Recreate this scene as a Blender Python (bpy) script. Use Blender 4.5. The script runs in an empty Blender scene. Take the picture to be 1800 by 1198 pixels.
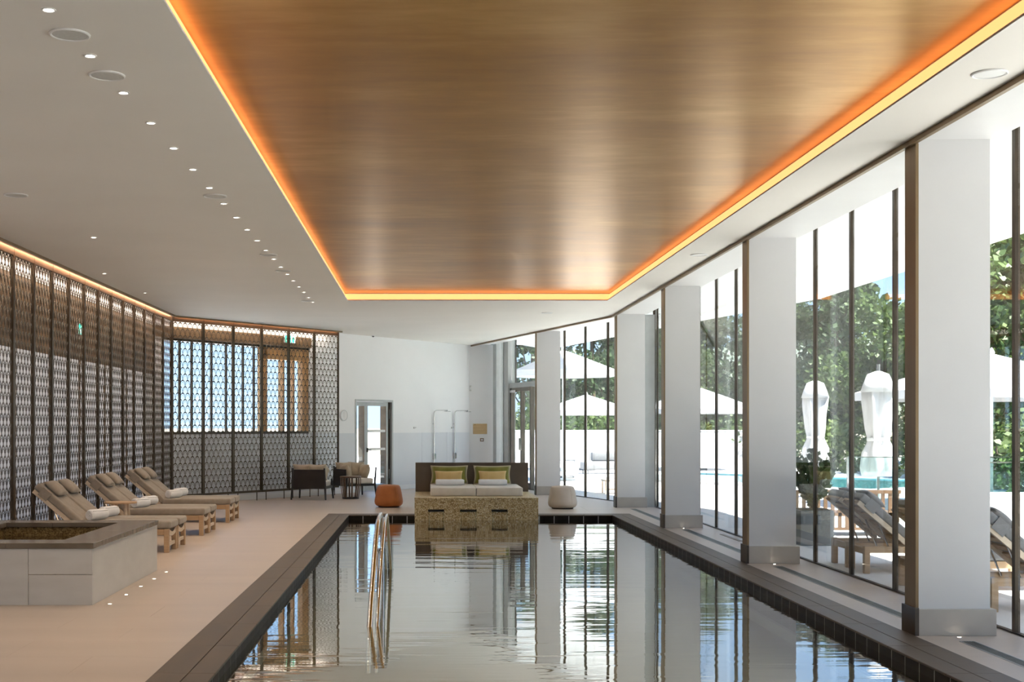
import bpy, bmesh, math, random
from mathutils import Vector, Matrix
random.seed(7)
PI = math.pi
S = bpy.context.scene
COL = S.collection

# ------------------------------------------------------------------ camera, sky, sun, exposure
cam_d = bpy.data.cameras.new('camera'); cam = bpy.data.objects.new('camera', cam_d); COL.objects.link(cam)
cam.location = (0, 0, 1.55); cam.rotation_euler = (PI/2, 0, 0)
cam_d.sensor_width = 36.0; cam_d.lens = 45.0
cam_d.shift_x = (900-746)/1800.0; cam_d.shift_y = (748-599)/1800.0
cam_d.clip_start = 0.05; cam_d.clip_end = 2000
S.camera = cam

W = bpy.data.worlds.new('world'); S.world = W; W.use_nodes = True
wn = W.node_tree.nodes; wl = W.node_tree.links; wn.clear()
wtc = wn.new('ShaderNodeTexCoord'); wsep = wn.new('ShaderNodeSeparateXYZ'); wl.new(wtc.outputs['Generated'], wsep.inputs[0])
wr = wn.new('ShaderNodeValToRGB'); we = wr.color_ramp.elements          # clear summer sky: pale blue at the horizon, deeper overhead
we[0].position, we[0].color = 0.0, (0.50, 0.68, 0.92, 1)
we[1].position, we[1].color = 1.0, (0.15, 0.34, 0.78, 1)
x = we.new(0.12); x.color = (0.40, 0.61, 0.92, 1)
x = we.new(0.45); x.color = (0.24, 0.46, 0.88, 1)
wl.new(wsep.outputs['Z'], wr.inputs[0])
bgn = wn.new('ShaderNodeBackground'); bgn.inputs['Strength'].default_value = 0.58
wout = wn.new('ShaderNodeOutputWorld')
wl.new(wr.outputs[0], bgn.inputs['Color']); wl.new(bgn.outputs[0], wout.inputs['Surface'])

sun_d = bpy.data.lights.new('sun', 'SUN'); sun_d.energy = 7.2; sun_d.angle = math.radians(0.6); sun_d.color = (1.0, 0.95, 0.87)
sun = bpy.data.objects.new('sun', sun_d); COL.objects.link(sun)
sun.rotation_euler = Vector((0.36, -0.30, 0.88)).to_track_quat('Z', 'Y').to_euler()
sun.location = (20, -20, 40)

S.view_settings.view_transform = 'Standard'; S.view_settings.look = 'None'
S.view_settings.exposure = 1.95; S.view_settings.gamma = 1.0
S.view_settings.use_curve_mapping = False
S.cycles.use_denoising = True
S.cycles.max_bounces = 12; S.cycles.diffuse_bounces = 6; S.cycles.glossy_bounces = 5
S.cycles.transparent_max_bounces = 24; S.cycles.transmission_bounces = 8
S.cycles.caustics_reflective = False; S.cycles.caustics_refractive = False
S.cycles.sample_clamp_indirect = 8.0

# ------------------------------------------------------------------ materials
M = {}
def nt(name):
    m = bpy.data.materials.new(name); m.use_nodes = True
    t = m.node_tree; M[name] = m
    return m, t, t.nodes, t.links
def ramp(n, stops):
    r = n.new('ShaderNodeValToRGB'); e = r.color_ramp.elements
    e[0].position, e[0].color = stops[0][0], (*stops[0][1], 1)
    e[1].position, e[1].color = stops[-1][0], (*stops[-1][1], 1)
    for p, c in stops[1:-1]:
        x = e.new(p); x.color = (*c, 1)
    return r
def noisy(name, c1, c2, scale=8, stretch=(1,1,1), rough=0.5, rough2=None, metal=0.0, bump=0.0, spec=0.5, coord='Object', detail=4, sheen=0.0, bscale=None, coat=0.0):
    """principled surface with a two-colour noise, optional fine relief"""
    m, t, n, l = nt(name); b = n['Principled BSDF']
    tc = n.new('ShaderNodeTexCoord'); mp = n.new('ShaderNodeMapping'); mp.inputs['Scale'].default_value = stretch
    if coord == 'World':
        g = n.new('ShaderNodeNewGeometry'); l.new(g.outputs['Position'], mp.inputs['Vector'])
    else:
        l.new(tc.outputs[coord], mp.inputs['Vector'])
    nz = n.new('ShaderNodeTexNoise'); nz.inputs['Scale'].default_value = scale; nz.inputs['Detail'].default_value = detail
    l.new(mp.outputs[0], nz.inputs['Vector'])
    r = ramp(n, [(0.3, c1), (0.7, c2)]); l.new(nz.outputs['Fac'], r.inputs[0]); l.new(r.outputs[0], b.inputs['Base Color'])
    b.inputs['Roughness'].default_value = rough; b.inputs['Metallic'].default_value = metal
    b.inputs['Specular IOR Level'].default_value = spec
    b.inputs['Sheen Weight'].default_value = sheen; b.inputs['Coat Weight'].default_value = coat
    if rough2 is not None:
        mr = n.new('ShaderNodeMapRange'); mr.inputs['To Min'].default_value = rough; mr.inputs['To Max'].default_value = rough2
        l.new(nz.outputs['Fac'], mr.inputs[0]); l.new(mr.outputs[0], b.inputs['Roughness'])
    if bump:
        n2 = n.new('ShaderNodeTexNoise'); n2.inputs['Scale'].default_value = bscale or scale*6; n2.inputs['Detail'].default_value = 3
        l.new(mp.outputs[0], n2.inputs['Vector'])
        bp = n.new('ShaderNodeBump'); bp.inputs['Strength'].default_value = bump; bp.inputs['Distance'].default_value = 0.01
        l.new(n2.outputs['Fac'], bp.inputs['Height']); l.new(bp.outputs[0], b.inputs['Normal'])
    return m
def schlick(n, l, normal=None, f0=0.04, gain=1.0):
    """view-angle mirror share of a thin pane, the same from both sides"""
    g = n.new('ShaderNodeNewGeometry'); d = n.new('ShaderNodeVectorMath'); d.operation = 'DOT_PRODUCT'
    l.new(g.outputs['Incoming'], d.inputs[0]); l.new(normal if normal else g.outputs['Normal'], d.inputs[1])
    a = n.new('ShaderNodeMath'); a.operation = 'ABSOLUTE'; l.new(d.outputs['Value'], a.inputs[0])
    s = n.new('ShaderNodeMath'); s.operation = 'SUBTRACT'; s.inputs[0].default_value = 1.0; s.use_clamp = True; l.new(a.outputs[0], s.inputs[1])
    p = n.new('ShaderNodeMath'); p.operation = 'POWER'; p.inputs[1].default_value = 5.0; l.new(s.outputs[0], p.inputs[0])
    q = n.new('ShaderNodeMath'); q.operation = 'MULTIPLY_ADD'; q.use_clamp = True
    q.inputs[1].default_value = (1-f0)*gain; q.inputs[2].default_value = f0*gain; l.new(p.outputs[0], q.inputs[0])
    return q.outputs[0]
def pane_glass(name, tint, gain=1.0, rough=0.0):
    m, t, n, l = nt(name); n.remove(n['Principled BSDF']); o = n['Material Output']
    tr = n.new('ShaderNodeBsdfTransparent'); tr.inputs[0].default_value = (*tint, 1)
    gl = n.new('ShaderNodeBsdfGlossy'); gl.inputs['Roughness'].default_value = rough
    mx = n.new('ShaderNodeMixShader'); l.new(schlick(n, l, None, 0.04, gain), mx.inputs[0])
    l.new(tr.outputs[0], mx.inputs[1]); l.new(gl.outputs[0], mx.inputs[2]); l.new(mx.outputs[0], o.inputs['Surface'])
    return m
def emit(name, c, s):
    m, t, n, l = nt(name); b = n['Principled BSDF']
    b.inputs['Base Color'].default_value = (*c, 1); b.inputs['Emission Color'].default_value = (*c, 1); b.inputs['Emission Strength'].default_value = s
    return m

noisy('ceiling_paint', (0.82, 0.79, 0.745), (0.86, 0.83, 0.785), scale=0.7, rough=0.65, spec=0.3, coord='World')
noisy('wall_paint', (0.84, 0.84, 0.85), (0.87, 0.87, 0.88), scale=1.2, rough=0.55, spec=0.4, coord='World')
noisy('column_paint', (0.70, 0.70, 0.71), (0.73, 0.73, 0.74), scale=1.5, rough=0.5, spec=0.35, coord='World')
noisy('dado_tile', (0.70, 0.72, 0.76), (0.74, 0.76, 0.80), scale=1.0, rough=0.3, spec=0.5, coord='World')
noisy('floor_tile', (0.475, 0.395, 0.335), (0.54, 0.455, 0.39), scale=1.1, stretch=(0.35, 2.2, 1), rough=0.34, rough2=0.44, spec=0.5, coord='World', detail=6)
noisy('floor_grout', (0.43, 0.36, 0.30), (0.47, 0.40, 0.34), scale=5, rough=0.7, coord='World')
noisy('coping_stone', (0.075, 0.052, 0.034), (0.118, 0.086, 0.060), scale=3, stretch=(2.5, 0.6, 1), rough=0.40, rough2=0.55, spec=0.35, coord='World', detail=7, bump=0.05)
noisy('waterline_tile', (0.018, 0.014, 0.011), (0.032, 0.026, 0.020), scale=9, rough=0.5, spec=0.08, coord='World')
noisy('pale_grout', (0.42, 0.42, 0.40), (0.50, 0.50, 0.48), scale=9, rough=0.8, coord='World')
noisy('pool_lining', (0.66, 0.68, 0.55), (0.74, 0.76, 0.63), scale=2, rough=0.5, coord='World')
noisy('bronze', (0.20, 0.135, 0.070), (0.25, 0.17, 0.09), scale=6, stretch=(1, 1, 0.15), rough=0.42, metal=0.55, coord='World')
noisy('dark_bronze', (0.050, 0.038, 0.026), (0.075, 0.057, 0.040), scale=6, rough=0.38, metal=0.6, coord='World')
noisy('screen_bronze', (0.070, 0.052, 0.034), (0.105, 0.080, 0.054), scale=4, rough=0.36, metal=0.65, coord='World')
noisy('plinth_stone', (0.44, 0.41, 0.375), (0.50, 0.47, 0.43), scale=4, rough=0.4, coord='World')
noisy('plinth_side', (0.050, 0.035, 0.022), (0.07, 0.05, 0.034), scale=4, rough=0.35, coord='World')
noisy('grey_metal', (0.44, 0.46, 0.46), (0.50, 0.52, 0.52), scale=5, rough=0.4, metal=0.2, coord='World')
noisy('door_bronze', (0.13, 0.115, 0.095), (0.17, 0.15, 0.125), scale=5, rough=0.4, metal=0.3, coord='World')
noisy('grille_metal', (0.20, 0.23, 0.21), (0.27, 0.30, 0.28), scale=12, rough=0.4, metal=0.5, coord='World')
noisy('chrome', (0.62, 0.62, 0.62), (0.74, 0.74, 0.74), scale=9, rough=0.12, metal=1.0)
noisy('teak', (0.42, 0.275, 0.155), (0.54, 0.37, 0.225), scale=5, stretch=(0.6, 8, 8), rough=0.5, bump=0.08, detail=6)
noisy('pale_teak', (0.62, 0.50, 0.37), (0.72, 0.60, 0.46), scale=5, stretch=(0.6, 8, 8), rough=0.5, bump=0.06, detail=6)
noisy('taupe_fabric', (0.29, 0.252, 0.208), (0.345, 0.303, 0.255), scale=14, rough=0.9, sheen=0.2, bump=0.15, bscale=260, spec=0.2)
noisy('grey_fabric', (0.20, 0.20, 0.205), (0.26, 0.26, 0.265), scale=14, rough=0.9, sheen=0.2, bump=0.15, bscale=260, spec=0.2)
noisy('white_towel', (0.84, 0.85, 0.88), (0.91, 0.92, 0.95), scale=20, rough=0.95, sheen=0.3, bump=0.5, bscale=190, spec=0.1)
noisy('mattress_cream', (0.70, 0.67, 0.63), (0.77, 0.74, 0.70), scale=10, rough=0.85, sheen=0.1, bump=0.1, bscale=240, spec=0.2)
noisy('green_velvet', (0.17, 0.165, 0.025), (0.27, 0.26, 0.050), scale=5, rough=0.8, sheen=0.6, bump=0.1, spec=0.2)
noisy('piping_cream', (0.55, 0.47, 0.33), (0.62, 0.54, 0.40), scale=9, rough=0.8)
noisy('yellow_fabric', (0.62, 0.42, 0.16), (0.72, 0.53, 0.26), scale=5, rough=0.85, sheen=0.3, bump=0.15, bscale=160, spec=0.2)
noisy('headboard_leather', (0.095, 0.070, 0.050), (0.125, 0.095, 0.070), scale=3, rough=0.5)
noisy('orange_leather', (0.40, 0.125, 0.026), (0.50, 0.165, 0.038), scale=5, rough=0.5, bump=0.1, bscale=120)
noisy('cream_leather', (0.60, 0.51, 0.43), (0.67, 0.58, 0.50), scale=5, rough=0.55, bump=0.1, bscale=120)
noisy('black_leather', (0.018, 0.013, 0.010), (0.032, 0.024, 0.019), scale=5, rough=0.38, bump=0.1, bscale=90)
noisy('dark_wood', (0.022, 0.020, 0.020), (0.040, 0.036, 0.034), scale=5, stretch=(6, 6, 0.5), rough=0.45)
noisy('walnut', (0.11, 0.062, 0.032), (0.17, 0.10, 0.055), scale=5, stretch=(6, 6, 0.5), rough=0.4)
noisy('beige_linen', (0.43, 0.35, 0.245), (0.53, 0.44, 0.325), scale=6, rough=0.9, sheen=0.2, bump=0.3, bscale=40, spec=0.2)
noisy('pale_linen', (0.66, 0.61, 0.54), (0.73, 0.68, 0.61), scale=6, rough=0.9, sheen=0.2, bump=0.2, bscale=60, spec=0.2)
noisy('bulkhead_wood', (0.15, 0.085, 0.038), (0.22, 0.130, 0.060), scale=3, stretch=(1, 1, 4), rough=0.5, coord='World')
noisy('orange_wood', (0.46, 0.24, 0.085), (0.56, 0.31, 0.12), scale=4, stretch=(5, 5, 0.5), rough=0.45, coord='World')
noisy('tub_stone', (0.55, 0.54, 0.52), (0.61, 0.60, 0.58), scale=3, stretch=(1, 1, 3), rough=0.35, coord='World')
noisy('tub_coping', (0.13, 0.105, 0.075), (0.20, 0.165, 0.125), scale=4, stretch=(0.7, 3, 1), rough=0.22, spec=0.5, coord='World', detail=6)
noisy('brass', (0.60, 0.43, 0.23), (0.70, 0.53, 0.31), scale=3, stretch=(1, 1, 6), rough=0.42, metal=0.35)
noisy('white_plastic', (0.76, 0.76, 0.76), (0.82, 0.82, 0.82), scale=4, rough=0.4)
noisy('grille_white', (0.56, 0.56, 0.54), (0.62, 0.62, 0.60), scale=60, rough=0.6)
noisy('black_plastic', (0.02, 0.02, 0.02), (0.03, 0.03, 0.03), scale=4, rough=0.4)
noisy('terrace_stone', (0.66, 0.64, 0.62), (0.74, 0.72, 0.70), scale=1.5, rough=0.6, coord='World')
noisy('garden_soil', (0.30, 0.26, 0.19), (0.38, 0.33, 0.25), scale=0.4, rough=0.9, coord='World')
noisy('canopy_cloth', (0.60, 0.60, 0.61), (0.66, 0.66, 0.67), scale=3, rough=0.9, spec=0.1)
noisy('bark', (0.09, 0.065, 0.045), (0.15, 0.115, 0.085), scale=6, stretch=(3, 3, 0.5), rough=0.9, bump=0.4)
noisy('planter_grey', (0.10, 0.115, 0.125), (0.14, 0.155, 0.165), scale=6, rough=0.5)
noisy('hill_green', (0.13, 0.16, 0.13), (0.20, 0.22, 0.17), scale=0.06, rough=1.0, coord='World')
emit('lamp_lens', (1.0, 0.93, 0.80), 6.0)
emit('floor_lamp_lens', (1.0, 0.90, 0.75), 5.0)
emit('cove_led', (1.0, 0.42, 0.15), 0.46)
emit('screen_led', (1.0, 0.52, 0.28), 6.0)
emit('wash_led', (1.0, 0.86, 0.72), 6.5)
emit('exit_green', (0.02, 0.38, 0.25), 0.9)
emit('exit_white', (0.85, 0.95, 0.90), 0.9)
pane_glass('clear_glass', (0.93, 0.955, 0.945), 1.0)
pane_glass('sheet_water', (0.99, 0.99, 0.985), 0.5)
pane_glass('pale_glass', (0.80, 0.90, 0.90), 1.0)

def leafmat(name, a, b):
    m, t, n, l = nt(name); bs = n['Principled BSDF']; g = n.new('ShaderNodeNewGeometry')
    r = ramp(n, [(0.0, a), (1.0, b)]); l.new(g.outputs['Random Per Island'], r.inputs[0]); l.new(r.outputs[0], bs.inputs['Base Color'])
    bs.inputs['Roughness'].default_value = 0.5
    tl = n.new('ShaderNodeBsdfTranslucent'); l.new(r.outputs[0], tl.inputs[0])
    mx = n.new('ShaderNodeMixShader'); mx.inputs[0].default_value = 0.3
    l.new(bs.outputs[0], mx.inputs[1]); l.new(tl.outputs[0], mx.inputs[2]); l.new(mx.outputs[0], n['Material Output'].inputs['Surface'])
leafmat('leaf_mid', (0.045, 0.085, 0.022), (0.13, 0.19, 0.055))
leafmat('leaf_light', (0.08, 0.13, 0.035), (0.20, 0.26, 0.09))
leafmat('leaf_dark', (0.022, 0.050, 0.018), (0.07, 0.12, 0.04))

def gold():
    m, t, n, l = nt('gold_leaf'); b = n['Principled BSDF']
    g = n.new('ShaderNodeNewGeometry')
    def nz(sc, st, d):
        mp = n.new('ShaderNodeMapping'); mp.inputs['Scale'].default_value = st; l.new(g.outputs['Position'], mp.inputs['Vector'])
        x = n.new('ShaderNodeTexNoise'); x.inputs['Scale'].default_value = sc; x.inputs['Detail'].default_value = d; x.inputs['Roughness'].default_value = 0.6
        l.new(mp.outputs[0], x.inputs['Vector']); return x.outputs['Fac']
    big = nz(1.0, (0.42, 0.95, 1), 5); fine = nz(3.0, (0.6, 3.2, 1), 3)
    mx = n.new('ShaderNodeMath'); mx.operation = 'MULTIPLY_ADD'; mx.inputs[1].default_value = 0.20; l.new(fine, mx.inputs[0])
    hb = n.new('ShaderNodeMath'); hb.operation = 'MULTIPLY'; hb.inputs[1].default_value = 0.80; l.new(big, hb.inputs[0]); l.new(hb.outputs[0], mx.inputs[2])
    r = ramp(n, [(0.32, (0.43, 0.195, 0.022)), (0.50, (0.57, 0.285, 0.048)), (0.68, (0.76, 0.46, 0.145))])
    l.new(mx.outputs[0], r.inputs[0]); l.new(r.outputs[0], b.inputs['Base Color'])
    b.inputs['Metallic'].default_value = 0.85
    mr = n.new('ShaderNodeMapRange'); mr.inputs['From Min'].default_value = 0.3; mr.inputs['From Max'].default_value = 0.7
    mr.inputs['To Min'].default_value = 0.30; mr.inputs['To Max'].default_value = 0.33; l.new(mx.outputs[0], mr.inputs[0]); l.new(mr.outputs[0], b.inputs['Roughness'])
gold()

def mosaic(name, stops, scale, rough=0.35):
    m, t, n, l = nt(name); b = n['Principled BSDF']; g = n.new('ShaderNodeNewGeometry')
    v = n.new('ShaderNodeTexVoronoi'); v.inputs['Scale'].default_value = scale; l.new(g.outputs['Position'], v.inputs['Vector'])
    s = n.new('ShaderNodeSeparateColor'); l.new(v.outputs['Color'], s.inputs[0])
    r = ramp(n, stops); l.new(s.outputs[0], r.inputs[0]); l.new(r.outputs[0], b.inputs['Base Color'])
    b.inputs['Roughness'].default_value = rough
mosaic('gold_terrazzo', [(0.0, (0.24, 0.15, 0.05)), (0.35, (0.46, 0.32, 0.14)), (0.7, (0.64, 0.51, 0.28)), (1.0, (0.80, 0.72, 0.54))], 70)
mosaic('gold_mosaic', [(0.0, (0.12, 0.075, 0.025)), (0.5, (0.26, 0.165, 0.06)), (1.0, (0.42, 0.29, 0.12))], 75, 0.25)

def water(name, tint, f0, sx, sy, strength, gain=1.0):
    m, t, n, l = nt(name); n.remove(n['Principled BSDF']); o = n['Material Output']
    g = n.new('ShaderNodeNewGeometry')
    def nz(sc, st, d, dist=0.0):
        mp = n.new('ShaderNodeMapping'); mp.inputs['Scale'].default_value = st; l.new(g.outputs['Position'], mp.inputs['Vector'])
        x = n.new('ShaderNodeTexNoise'); x.inputs['Scale'].default_value = sc; x.inputs['Detail'].default_value = d; x.inputs['Distortion'].default_value = dist
        l.new(mp.outputs[0], x.inputs['Vector']); return x.outputs['Fac']
    a = nz(1.0, (sx, sy, 1), 2.5, 0.6); c = nz(0.45, (sx*0.9, sy*0.7, 1), 1.0)
    f = nz(1.0, (sx*2.2, sy*3.0, 1), 2.0, 0.4); fa = n.new('ShaderNodeMath'); fa.operation = 'MULTIPLY_ADD'; fa.inputs[1].default_value = 0.16; l.new(f, fa.inputs[0]); l.new(a, fa.inputs[2])
    ad = n.new('ShaderNodeMath'); ad.operation = 'MULTIPLY_ADD'; ad.inputs[1].default_value = 1.6; l.new(c, ad.inputs[0]); l.new(fa.outputs[0], ad.inputs[2])
    bp = n.new('ShaderNodeBump'); bp.inputs['Strength'].default_value = strength; bp.inputs['Distance'].default_value = 0.02
    l.new(ad.outputs[0], bp.inputs['Height'])
    tr = n.new('ShaderNodeBsdfTransparent'); tr.inputs[0].default_value = (*tint, 1)
    gl = n.new('ShaderNodeBsdfGlossy'); gl.inputs['Roughness'].default_value = 0.0; l.new(bp.outputs[0], gl.inputs['Normal'])
    mx = n.new('ShaderNodeMixShader'); l.new(schlick(n, l, bp.outputs[0], f0, gain), mx.inputs[0])
    l.new(tr.outputs[0], mx.inputs[1]); l.new(gl.outputs[0], mx.inputs[2]); l.new(mx.outputs[0], o.inputs['Surface'])
water('pool_water', (0.88, 0.92, 0.84), 0.02, 0.55, 3.4, 0.15, 1.7)
water('tub_water', (0.70, 0.66, 0.50), 0.02, 1.0, 1.0, 0.01)
water('terrace_water', (0.30, 0.75, 0.80), 0.02, 1.5, 2.0, 0.05)

def frosted():
    m, t, n, l = nt('frosted_glass'); b = n['Principled BSDF']
    b.inputs['Base Color'].default_value = (0.82, 0.84, 0.86, 1); b.inputs['Roughness'].default_value = 0.3
    tl = n.new('ShaderNodeBsdfTranslucent'); tl.inputs[0].default_value = (0.60, 0.56, 0.51, 1)
    nz = n.new('ShaderNodeTexNoise'); nz.inputs['Scale'].default_value = 0.7
    mr = n.new('ShaderNodeMapRange'); mr.inputs['To Min'].default_value = 0.55; mr.inputs['To Max'].default_value = 0.8
    l.new(nz.outputs['Fac'], mr.inputs[0])
    mx = n.new('ShaderNodeMixShader'); l.new(mr.outputs[0], mx.inputs[0])
    l.new(b.outputs[0], mx.inputs[1]); l.new(tl.outputs[0], mx.inputs[2]); l.new(mx.outputs[0], n['Material Output'].inputs['Surface'])
frosted()

# ------------------------------------------------------------------ mesh helpers
def BM(): return bmesh.new()
def box(bm, x0, x1, y0, y1, z0, z1, mat=None):
    vs = [bm.verts.new(p) for p in ((x0,y0,z0),(x1,y0,z0),(x1,y1,z0),(x0,y1,z0),(x0,y0,z1),(x1,y0,z1),(x1,y1,z1),(x0,y1,z1))]
    if mat is not None:
        for v in vs: v.co = mat @ v.co
    for f in ((0,3,2,1),(4,5,6,7),(0,1,5,4),(1,2,6,5),(2,3,7,6),(3,0,4,7)): bm.faces.new([vs[i] for i in f])
    return vs
def bar(bm, a, b, w, h, up=(0,0,1)):
    """rectangular bar from a to b, w across, h along up"""
    a, b = Vector(a), Vector(b); d = (b-a).normalized(); u = Vector(up)
    s = d.cross(u)
    if s.length < 1e-4: s = d.cross(Vector((1,0,0)))
    s.normalize(); u = s.cross(d).normalized(); s = s*w/2; u = u*h/2
    vs = [bm.verts.new(p) for p in (a-s-u, a+s-u, a+s+u, a-s+u, b-s-u, b+s-u, b+s+u, b-s+u)]
    for f in ((3,2,1,0),(4,5,6,7),(0,1,5,4),(1,2,6,5),(2,3,7,6),(3,0,4,7)): bm.faces.new([vs[i] for i in f])
def prism(bm, pts, z0, z1):
    n = len(pts); lo = [bm.verts.new((p[0],p[1],z0)) for p in pts]; hi = [bm.verts.new((p[0],p[1],z1)) for p in pts]
    bm.faces.new(lo[::-1]); bm.faces.new(hi)
    for i in range(n): bm.faces.new([lo[i], lo[(i+1)%n], hi[(i+1)%n], hi[i]])
def tube(bm, pts, r, seg=8, closed=False, cap=True, taper=None):
    pts = [Vector(p) for p in pts]; n = len(pts); rings = []; prev = None
    for i, p in enumerate(pts):
        if closed: d = (pts[(i+1)%n]-pts[i-1])
        else: d = pts[min(i+1,n-1)]-pts[max(i-1,0)]
        d.normalize()
        if prev is None:
            s = d.cross(Vector((0,0,1)))
            if s.length < 1e-3: s = d.cross(Vector((1,0,0)))
        else: s = prev - d*prev.dot(d)
        s.normalize(); prev = s; u = d.cross(s); rr = r*(taper[i] if taper else 1)
        rings.append([bm.verts.new(p + s*rr*math.cos(2*PI*k/seg) + u*rr*math.sin(2*PI*k/seg)) for k in range(seg)])
    for i in range(n if closed else n-1):
        a, b = rings[i], rings[(i+1)%n]
        for k in range(seg): bm.faces.new([a[k], a[(k+1)%seg], b[(k+1)%seg], b[k]])
    if cap and not closed: bm.faces.new(rings[0][::-1]); bm.faces.new(rings[-1])
def lathe(bm, prof, seg=24, c=(0,0,0), axis='z', mod=None, loop=False):
    """profile of (radius, height) turned round an axis"""
    rings = []
    for r, h in prof:
        ring = []
        for k in range(seg):
            a = 2*PI*k/seg; rr = max(r, 1e-4)*(mod(a, h) if mod else 1)
            x, y = rr*math.cos(a), rr*math.sin(a)
            p = (x, y, h) if axis == 'z' else ((x, h, y) if axis == 'y' else (h, x, y))
            ring.append(bm.verts.new((p[0]+c[0], p[1]+c[1], p[2]+c[2])))
        rings.append(ring)
    if loop: rings.append(rings[0])
    for i in range(len(rings)-1):
        for k in range(seg): bm.faces.new([rings[i][k], rings[i][(k+1)%seg], rings[i+1][(k+1)%seg], rings[i+1][k]])
    if not loop: bm.faces.new(rings[0][::-1]); bm.faces.new(rings[-1])
def cushion(bm, w, d, h, mat=None, n=12, pinch=0.10, wr=0.0, seed=0):
    """pillow: w x d plan, h thick, corners drawn out"""
    rnd = random.Random(seed); ph = [rnd.uniform(0, 6.28) for _ in range(4)]
    def pt(i, j, s):
        u, v = -1+2*i/n, -1+2*j/n
        t = ((1-abs(u)**2.6)*(1-abs(v)**2.6))
        t = max(t, 0)**0.5
        x = w/2*u*(1-pinch*(1-abs(v)**2)*abs(u)**3*0.8); y = d/2*v*(1-pinch*(1-abs(u)**2)*abs(v)**3*0.8)
        z = s*h/2*t*(1+wr*math.sin(5*u+ph[0])*math.cos(4*v+ph[1])) + wr*0.12*h*math.sin(7*u*v+ph[2])
        return Vector((x, y, z))
    g = {}
    for s in (1, -1):
        for i in range(n+1):
            for j in range(n+1):
                e = i in (0, n) or j in (0, n)
                k = (i, j, 0 if e else s)
                if k not in g:
                    p = pt(i, j, s); g[k] = bm.verts.new(mat @ p if mat else p)
    for s in (1, -1):
        for i in range(n):
            for j in range(n):
                q = []
                for a, b in ((i,j),(i+1,j),(i+1,j+1),(i,j+1)):
                    e = a in (0, n) or b in (0, n); q.append(g[(a, b, 0 if e else s)])
                bm.faces.new(q if s == 1 else q[::-1])
    return [mat @ pt(i, j, 1) if mat else pt(i, j, 1) for i, j in [(i,0) for i in range(n)]+[(n,j) for j in range(n)]+[(i,n) for i in range(n,0,-1)]+[(0,j) for j in range(n,0,-1)]]
MESHES = {}
def obj(name, bm, mat, parent=None, bevel=0.0, smooth=False, seg=2, loc=None, rot=None, kind=None):
    if isinstance(bm, bmesh.types.BMesh):
        if bevel:
            bmesh.ops.recalc_face_normals(bm, faces=bm.faces)
            es = [e for e in bm.edges if len(e.link_faces) == 2 and e.calc_face_angle(0) > 0.5]
            bmesh.ops.bevel(bm, geom=es, offset=bevel, segments=seg, affect='EDGES', profile=0.5, clamp_overlap=True)
        bmesh.ops.recalc_face_normals(bm, faces=bm.faces)
        me = bpy.data.meshes.new(name); bm.to_mesh(me); bm.free()
        if smooth:
            me.polygons.foreach_set('use_smooth', [True]*len(me.polygons))
            if smooth == 'auto': me.set_sharp_from_angle(angle=math.radians(38))
        me.materials.append(M[mat])
    else: me = bm
    o = bpy.data.objects.new(name, me); COL.objects.link(o)
    if parent: o.parent = parent
    if loc: o.location = loc
    if rot: o.rotation_euler = rot
    if kind: o['kind'] = kind
    return o
def tag(o, label, cat, group=None):
    o['label'] = label; o['category'] = cat
    if group: o['group'] = group
    return o
def thing(name, label, cat, loc=(0,0,0), rz=0.0, group=None):
    o = bpy.data.objects.new(name, None); COL.objects.link(o); o.location = loc; o.rotation_euler = (0,0,rz); o.empty_display_size = 0.1
    return tag(o, label, cat, group)
def struct(name, bm, mat, parent=None, label=None, **k):
    o = obj(name, bm, mat, parent, **k)
    if parent is None:
        o['kind'] = 'structure'; o['label'] = label or name.replace('_', ' '); o['category'] = name.split('_')[0]
    return o
def sempty(name, label, cat=None):
    o = bpy.data.objects.new(name, None); COL.objects.link(o); o['kind'] = 'structure'; o['label'] = label; o['category'] = cat or name.split('_')[0]; return o
def dup(root, loc, rz=None, label=None, group=None, scale=None):
    r = root.copy(); COL.objects.link(r); r.location = loc
    if rz is not None: r.rotation_euler = (0,0,rz)
    if scale: r.scale = scale
    if label: r['label'] = label
    if group: r['group'] = group
    for ch in root.children:
        c = ch.copy(); COL.objects.link(c); c.parent = r
        for g in ch.children:
            d = g.copy(); COL.objects.link(d); d.parent = c
    return r
ORD = ['first','second','third','fourth','fifth','sixth','seventh','eighth','ninth','tenth','eleventh','twelfth','thirteenth','fourteenth','fifteenth','sixteenth','seventeenth','eighteenth','nineteenth','twentieth']

# ------------------------------------------------------------------ main lines of the plan
CZ = 3.67; Y0 = -9.0
F = [(3.62, Y0), (3.62, 24.6), (1.21, 33.75)]           # column fronts / bronze line
MID = [(4.22, Y0), (4.22, 24.57), (1.70, 33.62)]
G = [(4.42, Y0), (4.42, 24.55), (1.87, 33.55)]          # glass line
K = [(6.95, Y0), (6.95, 22.5), (4.71, 32.4), (3.6, 37.5)]
U = Vector((0.584, 0.812, 0)).normalized(); N = Vector((-U.y, U.x, 0))
A0 = Vector((-4.87, 24.66, 0)); B0 = A0 + N*0.35
UANG = math.atan2(U.y, U.x)
def W3(t, o=0.0, z=0.0):
    p = B0 + U*t + N*o; return (p.x, p.y, z)
WM = Matrix.Translation(B0) @ Matrix.Rotation(UANG, 4, 'Z')    # local x along the wall, +y away from the room

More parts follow.
